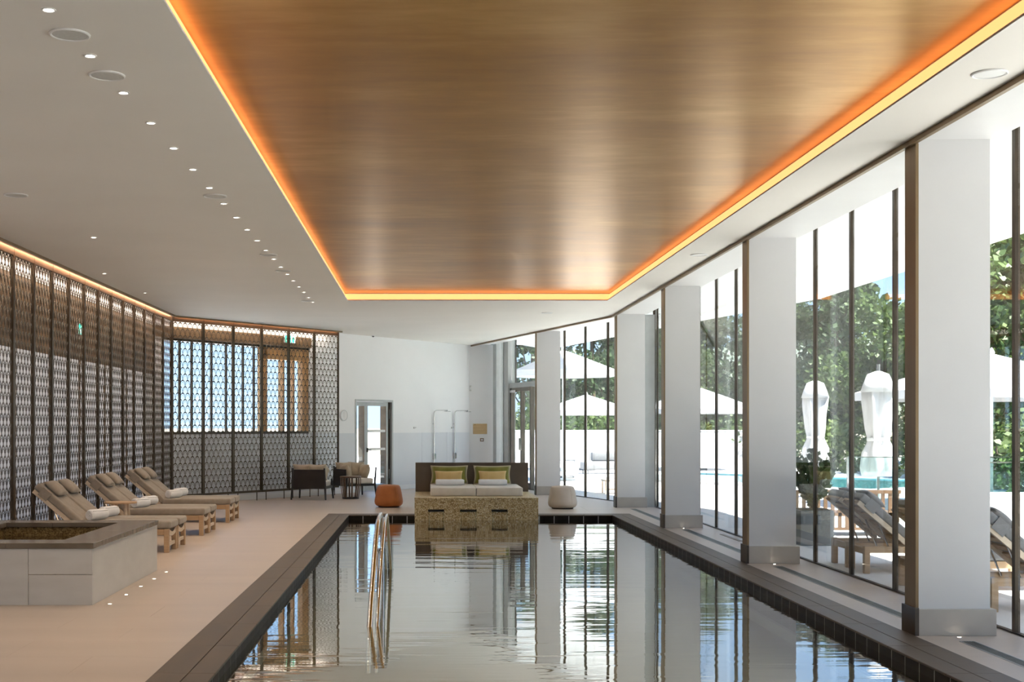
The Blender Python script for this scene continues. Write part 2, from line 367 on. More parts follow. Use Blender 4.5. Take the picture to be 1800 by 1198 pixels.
# ------------------------------------------------------------------ ceiling
bm = BM()
prism(bm, [(-5.5, Y0), (-1.30, Y0), (-1.30, 21.7), (-5.5, 21.7)], CZ, CZ+0.015)
prism(bm, [(3.10, Y0), (3.62, Y0), (3.62, 21.7), (3.10, 21.7)], CZ, CZ+0.015)
prism(bm, [(-5.5, 21.7), (3.62, 21.7), (3.62, 24.6), (1.15, 34.0), (1.0, 34.1), (-5.8, 24.9)], CZ, CZ+0.015)
ceiling = struct('ceiling', bm, 'ceiling_paint', label='off-white plastered lower ceiling round the gold panel')
bm = BM()
box(bm, -1.39, -1.355, Y0, 21.76, CZ+0.015, 3.80); box(bm, 3.155, 3.19, Y0, 21.76, CZ+0.015, 3.80); box(bm, -1.39, 3.19, 21.755, 21.79, CZ+0.015, 3.80)
obj('cove_back', bm, 'ceiling_paint', ceiling)
bm = BM(); box(bm, -1.39, 3.19, Y0, 21.79, 3.80, 3.84)
obj('gold_panel', bm, 'gold_leaf', ceiling)['label'] = 'brushed gold leaf panel recessed over the pool'
bm = BM(); prism(bm, F + MID[::-1], CZ, CZ+0.1); prism(bm, [(MID[i][0]-.05, MID[i][1]) for i in range(3)] + [(G[i][0]+.06, G[i][1]) for i in (2,1,0)], 3.78, 3.82)
obj('perimeter_soffit', bm, 'column_paint', ceiling)
bm = BM(); prism(bm, [(-6.0, Y0-.2), (7.0, Y0-.2), (6.95, 22.5), (4.71, 32.4), (3.6, 37.5), (1.0, 34.8), (-6.0, 25.2)], 3.86, 4.15)
struct('roof', bm, 'column_paint', label='flat white roof slab over the pool hall')  # out of view, put in to block light from above
bm = BM(); prism(bm, [(g[0]+.06, g[1]) for g in G] + K[::-1], 3.78, 4.05)
struct('canopy', bm, 'column_paint', label='white overhanging canopy outside the tall windows')
# bronze line at the column heads
bm = BM()
for i in range(2): bar(bm, (F[i][0], F[i][1], CZ-.012), (F[i+1][0], F[i+1][1], CZ-.012), 0.035, 0.05)
struct('trim_1', bm, 'bronze', label='bronze ceiling trim running above the columns')
# cove lights
def cove(bm, label):
    tag(obj('cove_light', bm, 'cove_led'), label, 'light strip', 'cove lights round the gold panel')
bm = BM(); box(bm, -1.355, -1.345, Y0, 21.745, 3.70, 3.788); cove(bm, 'glowing orange light strip along left edge of the gold ceiling')
bm = BM(); box(bm, 3.145, 3.155, Y0, 21.745, 3.70, 3.788); cove(bm, 'glowing orange light strip along window side of the gold ceiling')
bm = BM(); box(bm, -1.345, 3.145, 21.745, 21.755, 3.70, 3.788); cove(bm, 'glowing orange light strip across far end of the gold ceiling')

# ------------------------------------------------------------------ pool, coping, floor
PX0, PX1, PY1, WZ = -1.32, 3.27, 22.2, -0.078
PYN = 1.0
bm = BM()
prism(bm, [(-5.5, Y0), (-1.69, Y0), (-1.69, 22.57), (-5.5, 22.57)], -0.3, -0.004)
prism(bm, [(3.615, Y0), (4.42, Y0), (4.42, 22.57), (3.615, 22.57)], -0.3, -0.004)
prism(bm, [(-1.69, Y0), (3.615, Y0), (3.615, PYN-.37), (-1.69, PYN-.37)], -0.3, -0.004)
prism(bm, [(-5.5, 22.57), (4.42, 22.57), (4.42, 24.55), (1.87, 33.7), (1.1, 34.0), (-5.7, 24.7)], -0.3, -0.004)
floor = struct('floor', bm, 'floor_grout', label='beige stone tiled floor of the pool hall')
# floor slabs: left deck, far deck, window walk
tile_cache = {}
def slab(x0, x1, y0, y1, mat='floor_tile'):
    k = (round(x1-x0, 3), round(y1-y0, 3), mat)
    if k not in tile_cache:
        b = BM(); box(b, 0, k[0], 0, k[1], -0.02, 0.0)
        o = obj('tile', b, mat, floor, bevel=0.0005, seg=1); tile_cache[k] = o.data; o.location = (x0, y0, 0); return o
    return obj('tile', tile_cache[k], mat, floor, loc=(x0, y0, 0))
def inside(poly, x, y):
    r = False; n = len(poly)
    for i in range(n):
        (xa, ya), (xb, yb) = poly[i], poly[(i+1)%n]
        if (ya > y) != (yb > y) and x < (xb-xa)*(y-ya)/(yb-ya)+xa: r = not r
    return r
g_ = 0.0004
xs = [-5.15, -3.98, -2.81, -1.69]
y = 5.0; row = 0
while y < 22.5:
    y1 = min(y+0.6, 22.57); off = 0.58 if row % 2 else 0.0
    ed = sorted(set([-5.15] + [e+off for e in xs[:-1] if e+off < -1.75] + [-1.69]))
    for a, b in zip(ed[:-1], ed[1:]): slab(a+g_, b-g_, y+g_, y1-g_)
    y += 0.6; row += 1
y = 5.0
while y < 22.5:
    y1 = min(y+0.9, 22.57); slab(3.615+g_, 4.38, y+g_, y1-g_); y = y1 if y1 < 22.57 else 99
room = [(-5.0, 22.0), (4.38, 22.0), (4.38, 24.5), (1.85, 33.4), (1.25, 33.6), (-5.0, 24.9)]
y = 22.57
while y < 33.5:
    x = -5.2
    while x < 4.4:
        c = [(x+.01, y+.01), (x+1.16, y+.01), (x+1.16, y+.59), (x+.01, y+.59)]
        ins = [inside(room, *p) for p in c]
        if all(ins): slab(x+g_, x+1.17-g_, y+g_, y+0.6-g_)
        elif any(ins):   # cut slab along the slanting edge: clip to the room outline
            poly = [(x+g_, y+g_), (x+1.17-g_, y+g_), (x+1.17-g_, y+.6-g_), (x+g_, y+.6-g_)]
            n_ = len(room)
            for i in range(n_):
                A, B = room[i], room[(i+1)%n_]; out = []
                sd = lambda p: (B[0]-A[0])*(p[1]-A[1])-(B[1]-A[1])*(p[0]-A[0])
                for j in range(len(poly)):
                    p, q = poly[j], poly[(j+1)%len(poly)]; sp, sq = sd(p), sd(q)
                    if sp >= 0: out.append(p)
                    if (sp >= 0) != (sq >= 0):
                        tt = sp/(sp-sq); out.append((p[0]+(q[0]-p[0])*tt, p[1]+(q[1]-p[1])*tt))
                poly = out
                if len(poly) < 3: break
            if len(poly) >= 3:
                b = BM(); prism(b, poly, -0.02, 0.0); obj('tile', b, 'floor_tile', floor)
        x += 1.17
    y += 0.6
# pool
pool = sempty('pool', 'long indoor pool with dark stone coping', 'pool')
bm = BM()
box(bm, PX0-.05, PX1+.05, PYN-.05, PY1+.05, -1.45, -1.4)
box(bm, PX0-.25, PX0-.012, PYN, PY1, -1.4, -0.03); box(bm, PX1+.012, PX1+.25, PYN, PY1, -1.4, -0.03)
box(bm, PX0, PX1, PY1+.012, PY1+.25, -1.4, -0.03); box(bm, PX0, PX1, PYN-.25, PYN, -1.4, -0.03)
obj('basin', bm, 'pool_lining', pool)
bm = BM()
box(bm, PX0-.012, PX0+.003, PYN, PY1, -0.28, -0.0145); box(bm, PX1-.003, PX1+.012, PYN, PY1, -0.28, -0.0145); box(bm, PX0+.003, PX1-.003, PY1-.003, PY1+.012, -0.28, -0.0145)
obj('grout_bed', bm, 'pale_grout', pool)
bm = BM(); box(bm, PX0, PX1, PYN, PY1, WZ-.002, WZ); me = None
wtr = bmesh.new(); vs = [wtr.verts.new(p) for p in ((PX0,PYN,WZ),(PX1,PYN,WZ),(PX1,PY1,WZ),(PX0,PY1,WZ))]; wtr.faces.new(vs); bm.free()
obj('water', wtr, 'pool_water', pool)
PLX0, PLX1, PLY0, PLY1 = -0.168, 1.97, 22.14, 24.32       # the daybed platform
bt = BM(); box(bt, 0, 0.008, 0.006, 0.244, -0.27, -0.0145); ms = None
n_t = int((PY1-3.0)/0.25)
for i in range(n_t):
    yy = PY1-0.25*(i+1)
    for xx in (PX0-.004, PX1-.004):
        if ms is None: ms = obj('waterline_tile', bt, 'waterline_tile', pool, loc=(xx, yy, 0)).data
        else: obj('waterline_tile', ms, None, pool, loc=(xx, yy, 0))
bt = BM(); box(bt, 0.006, 0.249, -.004, 0.004, -0.27, -0.0145); ms = None
xx = PX0
while xx < PX1-.2:
    if not (PLX0-.26 < xx < PLX1+.01):
        if ms is None: ms = obj('waterline_tile', bt, 'waterline_tile', pool, loc=(xx, PY1, 0)).data
        else: obj('waterline_tile', ms, None, pool, loc=(xx, PY1, 0))
    xx += 0.255
b = BM(); box(b, 0.006, PLX0+.2995, -.004, 0.004, -0.27, -0.0145); obj('waterline_tile', b, 'waterline_tile', pool, loc=(-.3, PY1, 0))
# coping slabs: bullnose row at the water, flat row behind
ccache = {}
def cslab(x0, x1, y0, y1, round_=False):
    k = (round(x1-x0,3), round(y1-y0,3), round_)
    if k not in ccache:
        b = BM(); box(b, 0, k[0], 0, k[1], -0.014, 0.004)
        o = obj('coping_slab', b, 'coping_stone', pool, bevel=0.005 if round_ else 0.002, seg=2 if round_ else 1); ccache[k] = o.data; o.location = (x0, y0, 0)
    else: obj('coping_slab', ccache[k], None, pool, loc=(x0, y0, 0))
L = 1.0; y = PYN
while y < PY1-.05:
    y1 = min(y+L, PY1)
    cslab(-1.476, PX0+.012, y+.0004, y1-.0004, True); cslab(-1.69, -1.480, y+.0004, y1-.0004)
    cslab(PX1-.012, 3.425, y+.0004, y1-.0004, True); cslab(3.428, 3.615, y+.0004, y1-.0004)
    y = y1
for a, b in ((-1.69, -0.93), (-0.928, PLX0-.004), (PLX1+.004, 2.79), (2.792, 3.615)):
    cslab(a, b, PY1-.012, 22.375, True); cslab(a, b, 22.379, 22.57)
bm = BM(); box(bm, -1.69, -1.33, PYN, 22.57, -.3, -.0145); box(bm, 3.28, 3.615, PYN, 22.57, -.3, -.0145); box(bm, -1.33, PLX0, 22.215, 22.57, -.3, -.0145); box(bm, PLX1, 3.28, 22.215, 22.57, -.3, -.0145); box(bm, -1.69, 3.615, PYN-.37, PYN, -.3, 0)
obj('coping_bed', bm, 'pale_grout', pool)

# ------------------------------------------------------------------ walls
bm = BM()
def wp(b, t0, t1, z0, z1, o0=0.0, o1=0.25): box(b, t0, t1, o0, o1, z0, z1, WM)
TW0, TW1, WZ0, WZ1 = 0.10, 4.45, 1.38, 3.28
TD0, TD1, DZ = 6.06, 7.51, 2.17
TC = 10.84
wp(bm, -0.35, TW0, 0, CZ); wp(bm, TW0, TW1, 0, WZ0); wp(bm, TW0, TW1, WZ1, CZ); wp(bm, TW1, TD0, 0, CZ); wp(bm, TD0, TD1, DZ, CZ); wp(bm, TD1, TC+.25, 0, CZ)
wall_back = struct('wall_back', bm, 'wall_paint', label='white plaster wall slanting away behind the daybed')
bm = BM()
for a, b in ((-0.3, 1.3), (1.304, 2.9), (2.904, 4.5), (4.504, TD0-.01), (TD1+.01, 8.7), (8.704, 9.8), (9.804, TC-.014)):
    b_ = BM(); wp(b_, a, b, 0.012, 1.38, -0.014, 0.0); obj('tile', b_, 'dado_tile', wall_back)
bm.free()
bm = BM(); wp(bm, -0.2, TW1+.06, WZ1, 3.50, -0.012, 0.0); obj('bulkhead', bm, 'bulkhead_wood', wall_back)
bm = BM(); wp(bm, -0.3, TD0-.02, 0, 0.11, -0.03, -0.014); wp(bm, TD1+.02, TC-.03, 0, 0.11, -0.03, -0.014)
struct('baseboard_back', bm, 'wall_paint', label='low white skirting along the slanting back wall')
# short wall with the brass plaque
Cc = Vector(W3(TC)); Dd = Vector((1.86, 33.57, 0)); SD = (Dd-Cc).normalized(); SN = Vector((-SD.y, SD.x, 0))
SM = Matrix.Translation(Cc) @ Matrix.Rotation(math.atan2(SD.y, SD.x), 4, 'Z'); SL = (Dd-Cc).length
bm = BM(); box(bm, -0.2, SL, 0, 0.25, 0, CZ, SM)
struct('wall_end', bm, 'wall_paint', label='short white wall carrying the brass plaque')
# left wall behind the screens: frosted panes added between posts to brighten it, timber bulkhead above
bm = BM(); box(bm, -5.5, -5.27, Y0, 25.0, 0, 0.15); box(bm, -5.5, -5.27, Y0, 25.0, 2.75, CZ)
wall_left = struct('wall_left', bm, 'wall_paint', label='white wall with added frosted glazing behind the bronze screens')
bm = BM(); box(bm, -5.27, -5.25, Y0, 24.7, 2.55, 3.50); obj('bulkhead', bm, 'bulkhead_wood', wall_left)
yy = 24.7; i = 0; ms = mp_ = None
while yy > 6:
    if mp_ is None:
        b = BM(); box(b, -5.40, -5.385, 0.03, 1.55, 0.15, 2.75); mp_ = obj('added_frosted_pane', b, 'frosted_glass', wall_left, loc=(0, yy-1.58, 0)).data
        b = BM(); box(b, -5.46, -5.37, -0.03, 0.03, 0.15, 2.75); ms = obj('post', b, 'bulkhead_wood', wall_left, loc=(0, yy-1.58, 0)).data
    else:
        obj('added_frosted_pane', mp_, None, wall_left, loc=(0, yy-1.58, 0)); obj('post', ms, None, wall_left, loc=(0, yy-1.58, 0))
    yy -= 1.58
bm = BM(); box(bm, -5.5, -5.3, Y0, yy, 0.15, 2.75); obj('solid_part', bm, 'wall_paint', wall_left)
# unseen end wall behind the camera, made solid to dim the columns
bm = BM(); box(bm, -5.5, 4.5, Y0-.2, Y0, 0, CZ)
struct('wall_front', bm, 'wall_paint', label='unseen white end wall of the pool hall, solid to cut light from behind')

# window in the slanting wall, behind the screens
w3 = sempty('window_3', 'wide window with dark mullions behind the screens', 'window')
bm = BM()
wp(bm, TW0, TW1, WZ0, WZ0+.05, 0.03, 0.15); wp(bm, TW0, TW1, WZ1-.05, WZ1, 0.03, 0.15)
for t in (TW0+.03,): wp(bm, t-.03, t+.03, WZ0, WZ1, 0.03, 0.15)
obj('window_frame', bm, 'dark_bronze', w3)
mts = [0.62, 0.95, 1.50, 1.92, 2.42, 2.75]
for t in mts:
    b = BM(); wp(b, t-.02, t+.02, WZ0+.05, WZ1-.05, 0.07, 0.11); obj('mullion', b, 'dark_bronze', w3)
for t, w in ((3.02, .16), (3.62, .05), (3.95, .05), (4.33, .2)):
    b = BM(); wp(b, t-w/2, t+w/2, WZ0+.05, WZ1-.05, 0.02, 0.16); obj('timber_post', b, 'orange_wood', w3)
b = BM(); wp(b, 2.94, TW1, WZ1-.30, WZ1-.05, 0.02, 0.16); obj('timber_head', b, 'orange_wood', w3)
ed = [TW0+.06] + mts + [3.02, 3.62, 3.95, 4.33]
for a, b2 in zip(ed[:-1], ed[1:]):
    b = BM(); wp(b, a+.03, b2-.03, WZ0+.05, WZ1-.05, 0.085, 0.095); obj('pane', b, 'clear_glass', w3)

# glass door in the white wall
d1 = sempty('door_1', 'grey framed glass door with a narrow side leaf in the white wall', 'door')
bm = BM(); wp(bm, TD0, TD0+.05, 0, DZ, -0.02, 0.2); wp(bm, TD1-.05, TD1, 0, DZ, -0.02, 0.2); wp(bm, TD0+.05, TD1-.05, DZ-.05, DZ, -0.02, 0.2)
obj('door_frame', bm, 'grey_metal', d1)
def leaf(t0, t1, st, name, hdl=False):
    b = BM(); wp(b, t0, t0+st, 0.01, DZ-.055, 0.03, 0.085); wp(b, t1-st, t1, 0.01, DZ-.055, 0.03, 0.085)
    wp(b, t0+st, t1-st, DZ-.15, DZ-.055, 0.03, 0.085); wp(b, t0+st, t1-st, 0.01, .16, 0.03, 0.085)
    o = obj(name, b, 'grey_metal', d1)
    b = BM(); wp(b, t0+st, t1-st, .16, DZ-.15, 0.052, 0.062); obj('pane', b, 'clear_glass', o)
    b = BM(); wp(b, t1-st-.012, t1-st, .16, DZ-.15, 0.035, 0.2); obj('reveal', b, 'bulkhead_wood', o)
    return o
leaf(TD0+.055, TD0+.44, .05, 'side_leaf')
ml = leaf(TD0+.45, TD1-.15, .07, 'door_leaf')
for z in (1.40, 0.97):
    b = BM(); wp(b, TD0+.52, TD1-.22, z, z+.055, 0.046, 0.05); obj('glazing_stripe', b, 'white_plastic', ml)
b = BM(); wp(b, TD0+.47, TD0+.50, .93, 1.03, 0.0, 0.03); wp(b, TD0+.47, TD0+.58, .97, .99, -0.03, -0.01); wp(b, TD0+.475, TD0+.495, .97, .99, -0.03, 0.0); obj('door_handle', b, 'black_plastic', ml)
b = BM(); wp(b, TD1-.15, TD1-.05, 0.01, DZ-.05, 0.04, 0.19); obj('hinge_jamb', b, 'dark_bronze', d1)
for z in (0.28, 1.72):
    b = BM(); wp(b, TD1-.11, TD1-.085, z, z+.22, 0.025, 0.04); obj('hinge', b, 'chrome', d1)

# ------------------------------------------------------------------ columns
CY = [9.48, 14.43, 19.45, 24.3]
def col_parts(root, bare=False):
    b = BM(); box(b, 0.02, 0.55, 0, 0.21, 0.02, CZ); obj('shaft', b, 'column_paint', root)
    b = BM(); box(b, -.003, 0.019, -0.004, 0.21, 0.02, CZ-.03); obj('bronze_fin', b, 'bronze', root)
    b = BM(); box(b, 0.012, 0.585, -0.03, 0.24, 0, 0.195); obj('plinth', b, 'plinth_stone', root, bevel=.002, seg=1)
    b = BM(); box(b, -.016, 0.012, -0.03, 0.24, 0, 0.205); obj('plinth_cheek', b, 'plinth_side', root)
names = ['nearest', 'second nearest', 'middle', 'fourth']
for i, y in enumerate(CY):
    r = bpy.data.objects.new('column', None); COL.objects.link(r); r.location = (3.64, y, 0); r['kind'] = 'structure'
    r['label'] = 'white rectangular column with bronze fin, ' + names[i]; r['category'] = 'column'; r['group'] = 'window columns'
    col_parts(r)
r = bpy.data.objects.new('column', None); COL.objects.link(r); r.location = (2.50, 28.72, 0); r['kind'] = 'structure'
r['label'] = 'white rectangular column with bronze fin, farthest beside the daybed'; r['category'] = 'column'; r['group'] = 'window columns'
col_parts(r)

# ------------------------------------------------------------------ tall windows on the right
w1 = sempty('window_1', 'tall floor to ceiling glazing along the pool', 'window')
my = [9.57 + 1.227*k for k in range(-6, 13)]
mm = gm = None
for k, y in enumerate(my):
    if y > 24.4: break
    if mm is None:
        b = BM(); box(b, 4.404, 4.442, -.026, .026, 0, 3.78); mm = obj('mullion', b, 'dark_bronze', w1, loc=(0, y, 0)).data
        b = BM(); box(b, 4.416, 4.426, 0.021, 1.206, 0.012, 3.78); gm = obj('pane', b, 'clear_glass', w1, loc=(0, y, 0)).data
    else:
        obj('mullion', mm, None, w1, loc=(0, y, 0)); obj('pane', gm, None, w1, loc=(0, y, 0))
b = BM(); box(b, 4.40, 4.44, my[0], 24.55, 0, 0.012); obj('sill_channel', b, 'dark_bronze', w1)
GD = (Vector((*G[2], 0))-Vector((*G[1], 0))); GL = GD.length; GD.normalize()
GM = Matrix.Translation((*G[1], 0)) @ Matrix.Rotation(math.atan2(GD.y, GD.x), 4, 'Z')     # x along the glass, -y outside? (y to the left of travel = room)
w2 = sempty('window_2', 'tall glazing beyond the fourth column with a door', 'window')
s_m = [0.02, 0.99, 2.19, 3.38, 4.58, 5.78]
for s in s_m:
    b = BM(); box(b, s-.026, s+.026, -.02, .02, 0, 3.78, GM); obj('mullion', b, 'dark_bronze', w2)
for a, c in zip(s_m[:-1], s_m[1:]):
    b = BM(); box(b, a+.022, c-.022, -.005, .005, .012, 3.78, GM); obj('pane', b, 'clear_glass', w2)
b = BM(); box(b, 0, GL-.2, -.03, .03, 0, 0.012, GM); obj('sill_channel', b, 'dark_bronze', w2)
# grey posts, transom and door between mullion 6.9 and the end wall
for a, c in ((8.12, 8.42), (9.02, 9.28)):
    b = BM(); box(b, a, c, -.1, .1, 0, 3.78, GM); obj('grey_post', b, 'grey_metal', w2)
b = BM(); box(b, 9.02-.03, 9.02, -.125, -.095, 0, 3.78, GM); box(b, 8.12-.03, 8.12, -.125, -.095, 2.62, 3.78, GM); obj('dark_edge', b, 'dark_bronze', w2)
b = BM(); box(b, 5.8, 8.12, -.06, .06, 2.5, 2.62, GM); obj('transom', b, 'grey_metal', w2)
b = BM(); box(b, 5.8, 8.09, -.005, .005, 2.62, 3.78, GM); obj('pane', b, 'clear_glass', w2)
b = BM(); box(b, 8.42, 8.99, -.005, .005, 0.012, 3.78, GM); obj('pane', b, 'clear_glass', w2)
d2 = sempty('door_2', 'bronze framed glass terrace door with closer under the transom', 'door')
for a, c in ((6.62, 6.70), (8.02, 8.10)):
    b = BM(); box(b, a, c, -.05, .05, 0, 2.5, GM); obj('door_stile', b, 'door_bronze', d2)
b = BM(); box(b, 6.70, 8.02, -.04, .04, 2.40, 2.5, GM); box(b, 6.70, 8.02, -.04, .04, 0.0, .16, GM); obj('door_rail', b, 'door_bronze', d2)
b = BM(); box(b, 7.28, 7.36, -.05, .05, 0, 2.4, GM); obj('door_stile', b, 'door_bronze', d2)
b = BM(); box(b, 6.70, 7.28, -.005, .005, .16, 2.4, GM); box(b, 7.36, 8.02, -.005, .005, .16, 2.4, GM); obj('pane', b, 'clear_glass', d2)
b = BM(); box(b, 7.6, 8.0, .05, .09, 2.38, 2.44, GM); obj('door_closer', b, 'chrome', d2)
b = BM(); box(b, 7.26, 7.29, .05, .12, .95, 1.25, GM); obj('door_handle', b, 'chrome', d2)
b = BM(); box(b, 5.8, 6.62, -.005, .005, .012, 2.5, GM); obj('pane', b, 'clear_glass', w2)
# grey jamb beside the fourth column
bm = BM(); box(bm, 4.215, 4.395, 24.42, 24.52, 0, 3.67); struct('trim_2', bm, 'grey_metal', label='grey metal jamb beside the fourth column')

# ------------------------------------------------------------------ floor grilles
for i, (ya, yb) in enumerate(((5.0, 9.2), (10.0, 14.12), (14.95, 19.1), (19.95, 23.9))):
    t = thing('floor_grille', 'narrow grey slot grille in floor ' + ['before the nearest column', 'between the two nearest columns', 'between second and third column', 'between third and fourth column'][i], 'grille', (3.90, ya, 0), 0, 'floor grilles by the windows')
    if i == 0: t['label'] = 'narrow grey slot grille in floor in front of the nearest column'
    b = BM(); box(b, -.055, -.047, 0, yb-ya, -.002, .004); box(b, .047, .055, 0, yb-ya, -.002, .004); box(b, -.047, .047, 0, .008, -.002, .004); box(b, -.047, .047, yb-ya-.008, yb-ya, -.002, .004); obj('rim', b, 'grey_metal', t)
    b = BM(); box(b, -.047, .047, .008, yb-ya-.008, -.003, .0005); obj('slot_bed', b, 'dark_bronze', t)
    b = BM()
    for k in range(5): box(b, -.041+k*.0185, -.034+k*.0185, .008, yb-ya-.008, -.001, .0035)
    obj('bars', b, 'grille_metal', t, kind='stuff')
b = BM(); box(b, 0, .06, 0, 1.1, -.001, .006); o = obj('door_track', b, 'bronze', None, bevel=.002, seg=1); o.location = (4.22, 17.2, 0); tag(o, 'short bronze floor track beside the glass past the third column', 'track')

# ------------------------------------------------------------------ bronze screens
def ring(b, cx, z0, w, h, th0, th1, a0, a1, dy, seg=8):
    n = max(3, int(seg*(a1-a0)/PI)); o = []; i_ = []
    for k in range(n+1):
        a = a0+(a1-a0)*k/n; c, s = math.cos(a), math.sin(a); th = th0+(th1-th0)*max(0, s)**2
        for y, lst_o, lst_i in ((-dy, 0, 0), (dy, 1, 1)):
            o.append(b.verts.new((cx+w/2*c, y, z0+h*s))); i_.append(b.verts.new((cx+(w/2-th0)*c, y, z0+(h-th)*s)))
    for k in range(n):
        a, c = 2*k, 2*k+2
        b.faces.new([o[a], o[c], i_[c], i_[a]]); b.faces.new([o[a+1], i_[a+1], i_[c+1], o[c+1]])
        b.faces.new([o[a], o[a+1], o[c+1], o[c]]); b.faces.new([i_[a], i_[c], i_[c+1], i_[a+1]])
def make_screen(w, label):
    t = thing('lattice_screen', label, 'screen', group='bronze lattice screens')
    zb, zt = 0.17, 3.655; st = 0.026; g = 0.005
    for x in (g, w-g-st):
        b = BM(); box(b, x, x+st, -.020, .020, zb, zt); obj('stile', b, 'screen_bronze', t)
    b = BM(); box(b, g+st, w-g-st, -.02, .02, 3.565, zt); obj('top_rail', b, 'screen_bronze', t)
    b = BM(); box(b, g+st, w-g-st, -.02, .02, zb, zb+.045); obj('bottom_rail', b, 'screen_bronze', t)
    for x in (.14, w-.14):
        b = BM(); tube(b, [(x, 0, 0), (x, 0, zb)], .010, 6); obj('foot_pin', b, 'dark_bronze', t)
    x0, x1 = g+st, w-g-st; nc = 6; cw = (x1-x0)/nc; z0 = zb+.045; nr = 27; p = (3.565-z0)/nr
    b = BM()
    for r in range(nr):
        z = z0+r*p
        if r % 2 == 0:
            for c in range(nc): ring(b, x0+(c+.5)*cw, z, cw, p, .0044, .027, 0, PI, .003)
        else:
            for c in range(1, nc): ring(b, x0+c*cw, z, cw, p, .0044, .027, 0, PI, .003)
            ring(b, x0, z, cw, p, .0044, .027, 0, PI/2, .003); ring(b, x1, z, cw, p, .0044, .027, PI/2, PI, .003)
        # inner thin arch
        if r % 2 == 0: cs = [x0+(c+.5)*cw for c in range(nc)]
        else: cs = [x0+c*cw for c in range(1, nc)]
        for cx in cs: ring(b, cx, z, cw*.66, p*.66, .0026, .006, 0.35, PI-.35, .002, 6)
    obj('lattice', b, 'screen_bronze', t)
    return t
PW = 0.79
s0 = make_screen(PW, 'bronze lattice screen on left wall, first before the corner')
s0.location = (-4.87, 24.62-PW, 0); s0.rotation_euler = (0, 0, PI/2)
for k in range(1, 14):
    dup(s0, (-4.87, 24.62-(k+1)*PW, 0), PI/2, 'bronze lattice screen on left wall, %s before the corner' % ORD[k], 'bronze lattice screens')
SW = 0.84
s1 = make_screen(SW, 'bronze lattice screen of slanting row, first after the corner')
s1.location = A0; s1.rotation_euler = (0, 0, UANG)
for k in range(1, 6):
    dup(s1, A0+U*SW*k, UANG, 'bronze lattice screen of slanting row, %s after the corner%s' % (ORD[k], ' next to the clock' if k == 5 else ''), 'bronze lattice screens')
b = BM(); box(b, -4.815, -4.792, 12.0, 24.60, CZ-.010, CZ-.001); tag(obj('screen_light', b, 'screen_led'), 'warm light strip hidden in the ceiling lip above left screens', 'light strip')
b = BM(); p, q = A0-N*.075+U*.05, A0-N*.075+U*5.0; bar(b, (p.x, p.y, CZ-.006), (q.x, q.y, CZ-.006), .022, .008); tag(obj('screen_light', b, 'screen_led'), 'warm light strip hidden in the ceiling lip above slanting screens', 'light strip')
b = BM(); box(b, -4.782, -4.770, 12.0, 24.70, CZ-.032, CZ+.002); p, q = A0-N*.10+U*.0, A0-N*.10+U*5.05; bar(b, (p.x, p.y, CZ-.015), (q.x, q.y, CZ-.015), .012, .034); struct('trim_3', b, 'bronze', label='bronze ceiling lip in front of the screens')
b = BM(); box(b, -5.09, -5.05, 12.0, 24.60, CZ-.010, CZ-.001); tag(obj('wall_wash_light', b, 'wash_led'), 'pale light strip on the ceiling behind the left screens', 'light strip')
b = BM(); p, q = B0-N*.15+U*.2, B0-N*.15+U*5.0; bar(b, (p.x, p.y, CZ-.006), (q.x, q.y, CZ-.006), .04, .008); tag(obj('wall_wash_light', b, 'wash_led'), 'pale light strip on the ceiling behind the slanting screens', 'light strip')
# exit signs behind the screens
def exit_sign(loc, rz, label):
    t = thing('exit_sign', label, 'sign', loc, rz, 'exit signs')
    b = BM(); box(b, -.17, .17, -.02, .02, 0, .17); obj('housing', b, 'white_plastic', t, bevel=.004, seg=1)
    b = BM(); box(b, -.16, .02, -.024, -.02, .012, .158); obj('green_field', b, 'exit_green', t)
    b = BM(); box(b, .025, .16, -.024, -.02, .012, .158); obj('white_field', b, 'exit_white', t)
    b = BM()   # running figure
    lathe(b, [(.001, -.0262), (.014, -.0262), (.014, -.0242), (.001, -.0242)], 10, (-.055, 0, .128), 'y')
    for p, q, w in (((-.065, .112), (-.085, .07), .022), ((-.085, .07), (-.06, .05), .013), ((-.06, .05), (-.07, .022), .012), ((-.085, .07), (-.105, .045), .013), ((-.105, .045), (-.135, .045), .012), ((-.068, .108), (-.04, .09), .010), ((-.07, .108), (-.10, .10), .010), ((-.10, .10), (-.112, .08), .010)):
        bar(b, (p[0], -.0252, p[1]), (q[0], -.0252, q[1]), .002, w, (0, 0, 1) if abs(q[0]-p[0]) > abs(q[1]-p[1]) else (1, 0, 0))
    obj('running_figure', b, 'exit_white', t)
    b = BM(); box(b, .055, .125, -.0262, -.0242, .012, .13); obj('doorway_mark', b, 'exit_green', t)
pe = B0+U*3.72-N*.06
exit_sign((pe.x, pe.y, 3.35), UANG, 'green exit sign glimpsed through the slanting screens')
exit_sign((-5.2, 19.35, 2.92), PI/2, 'green exit sign glimpsed through the left wall screens')

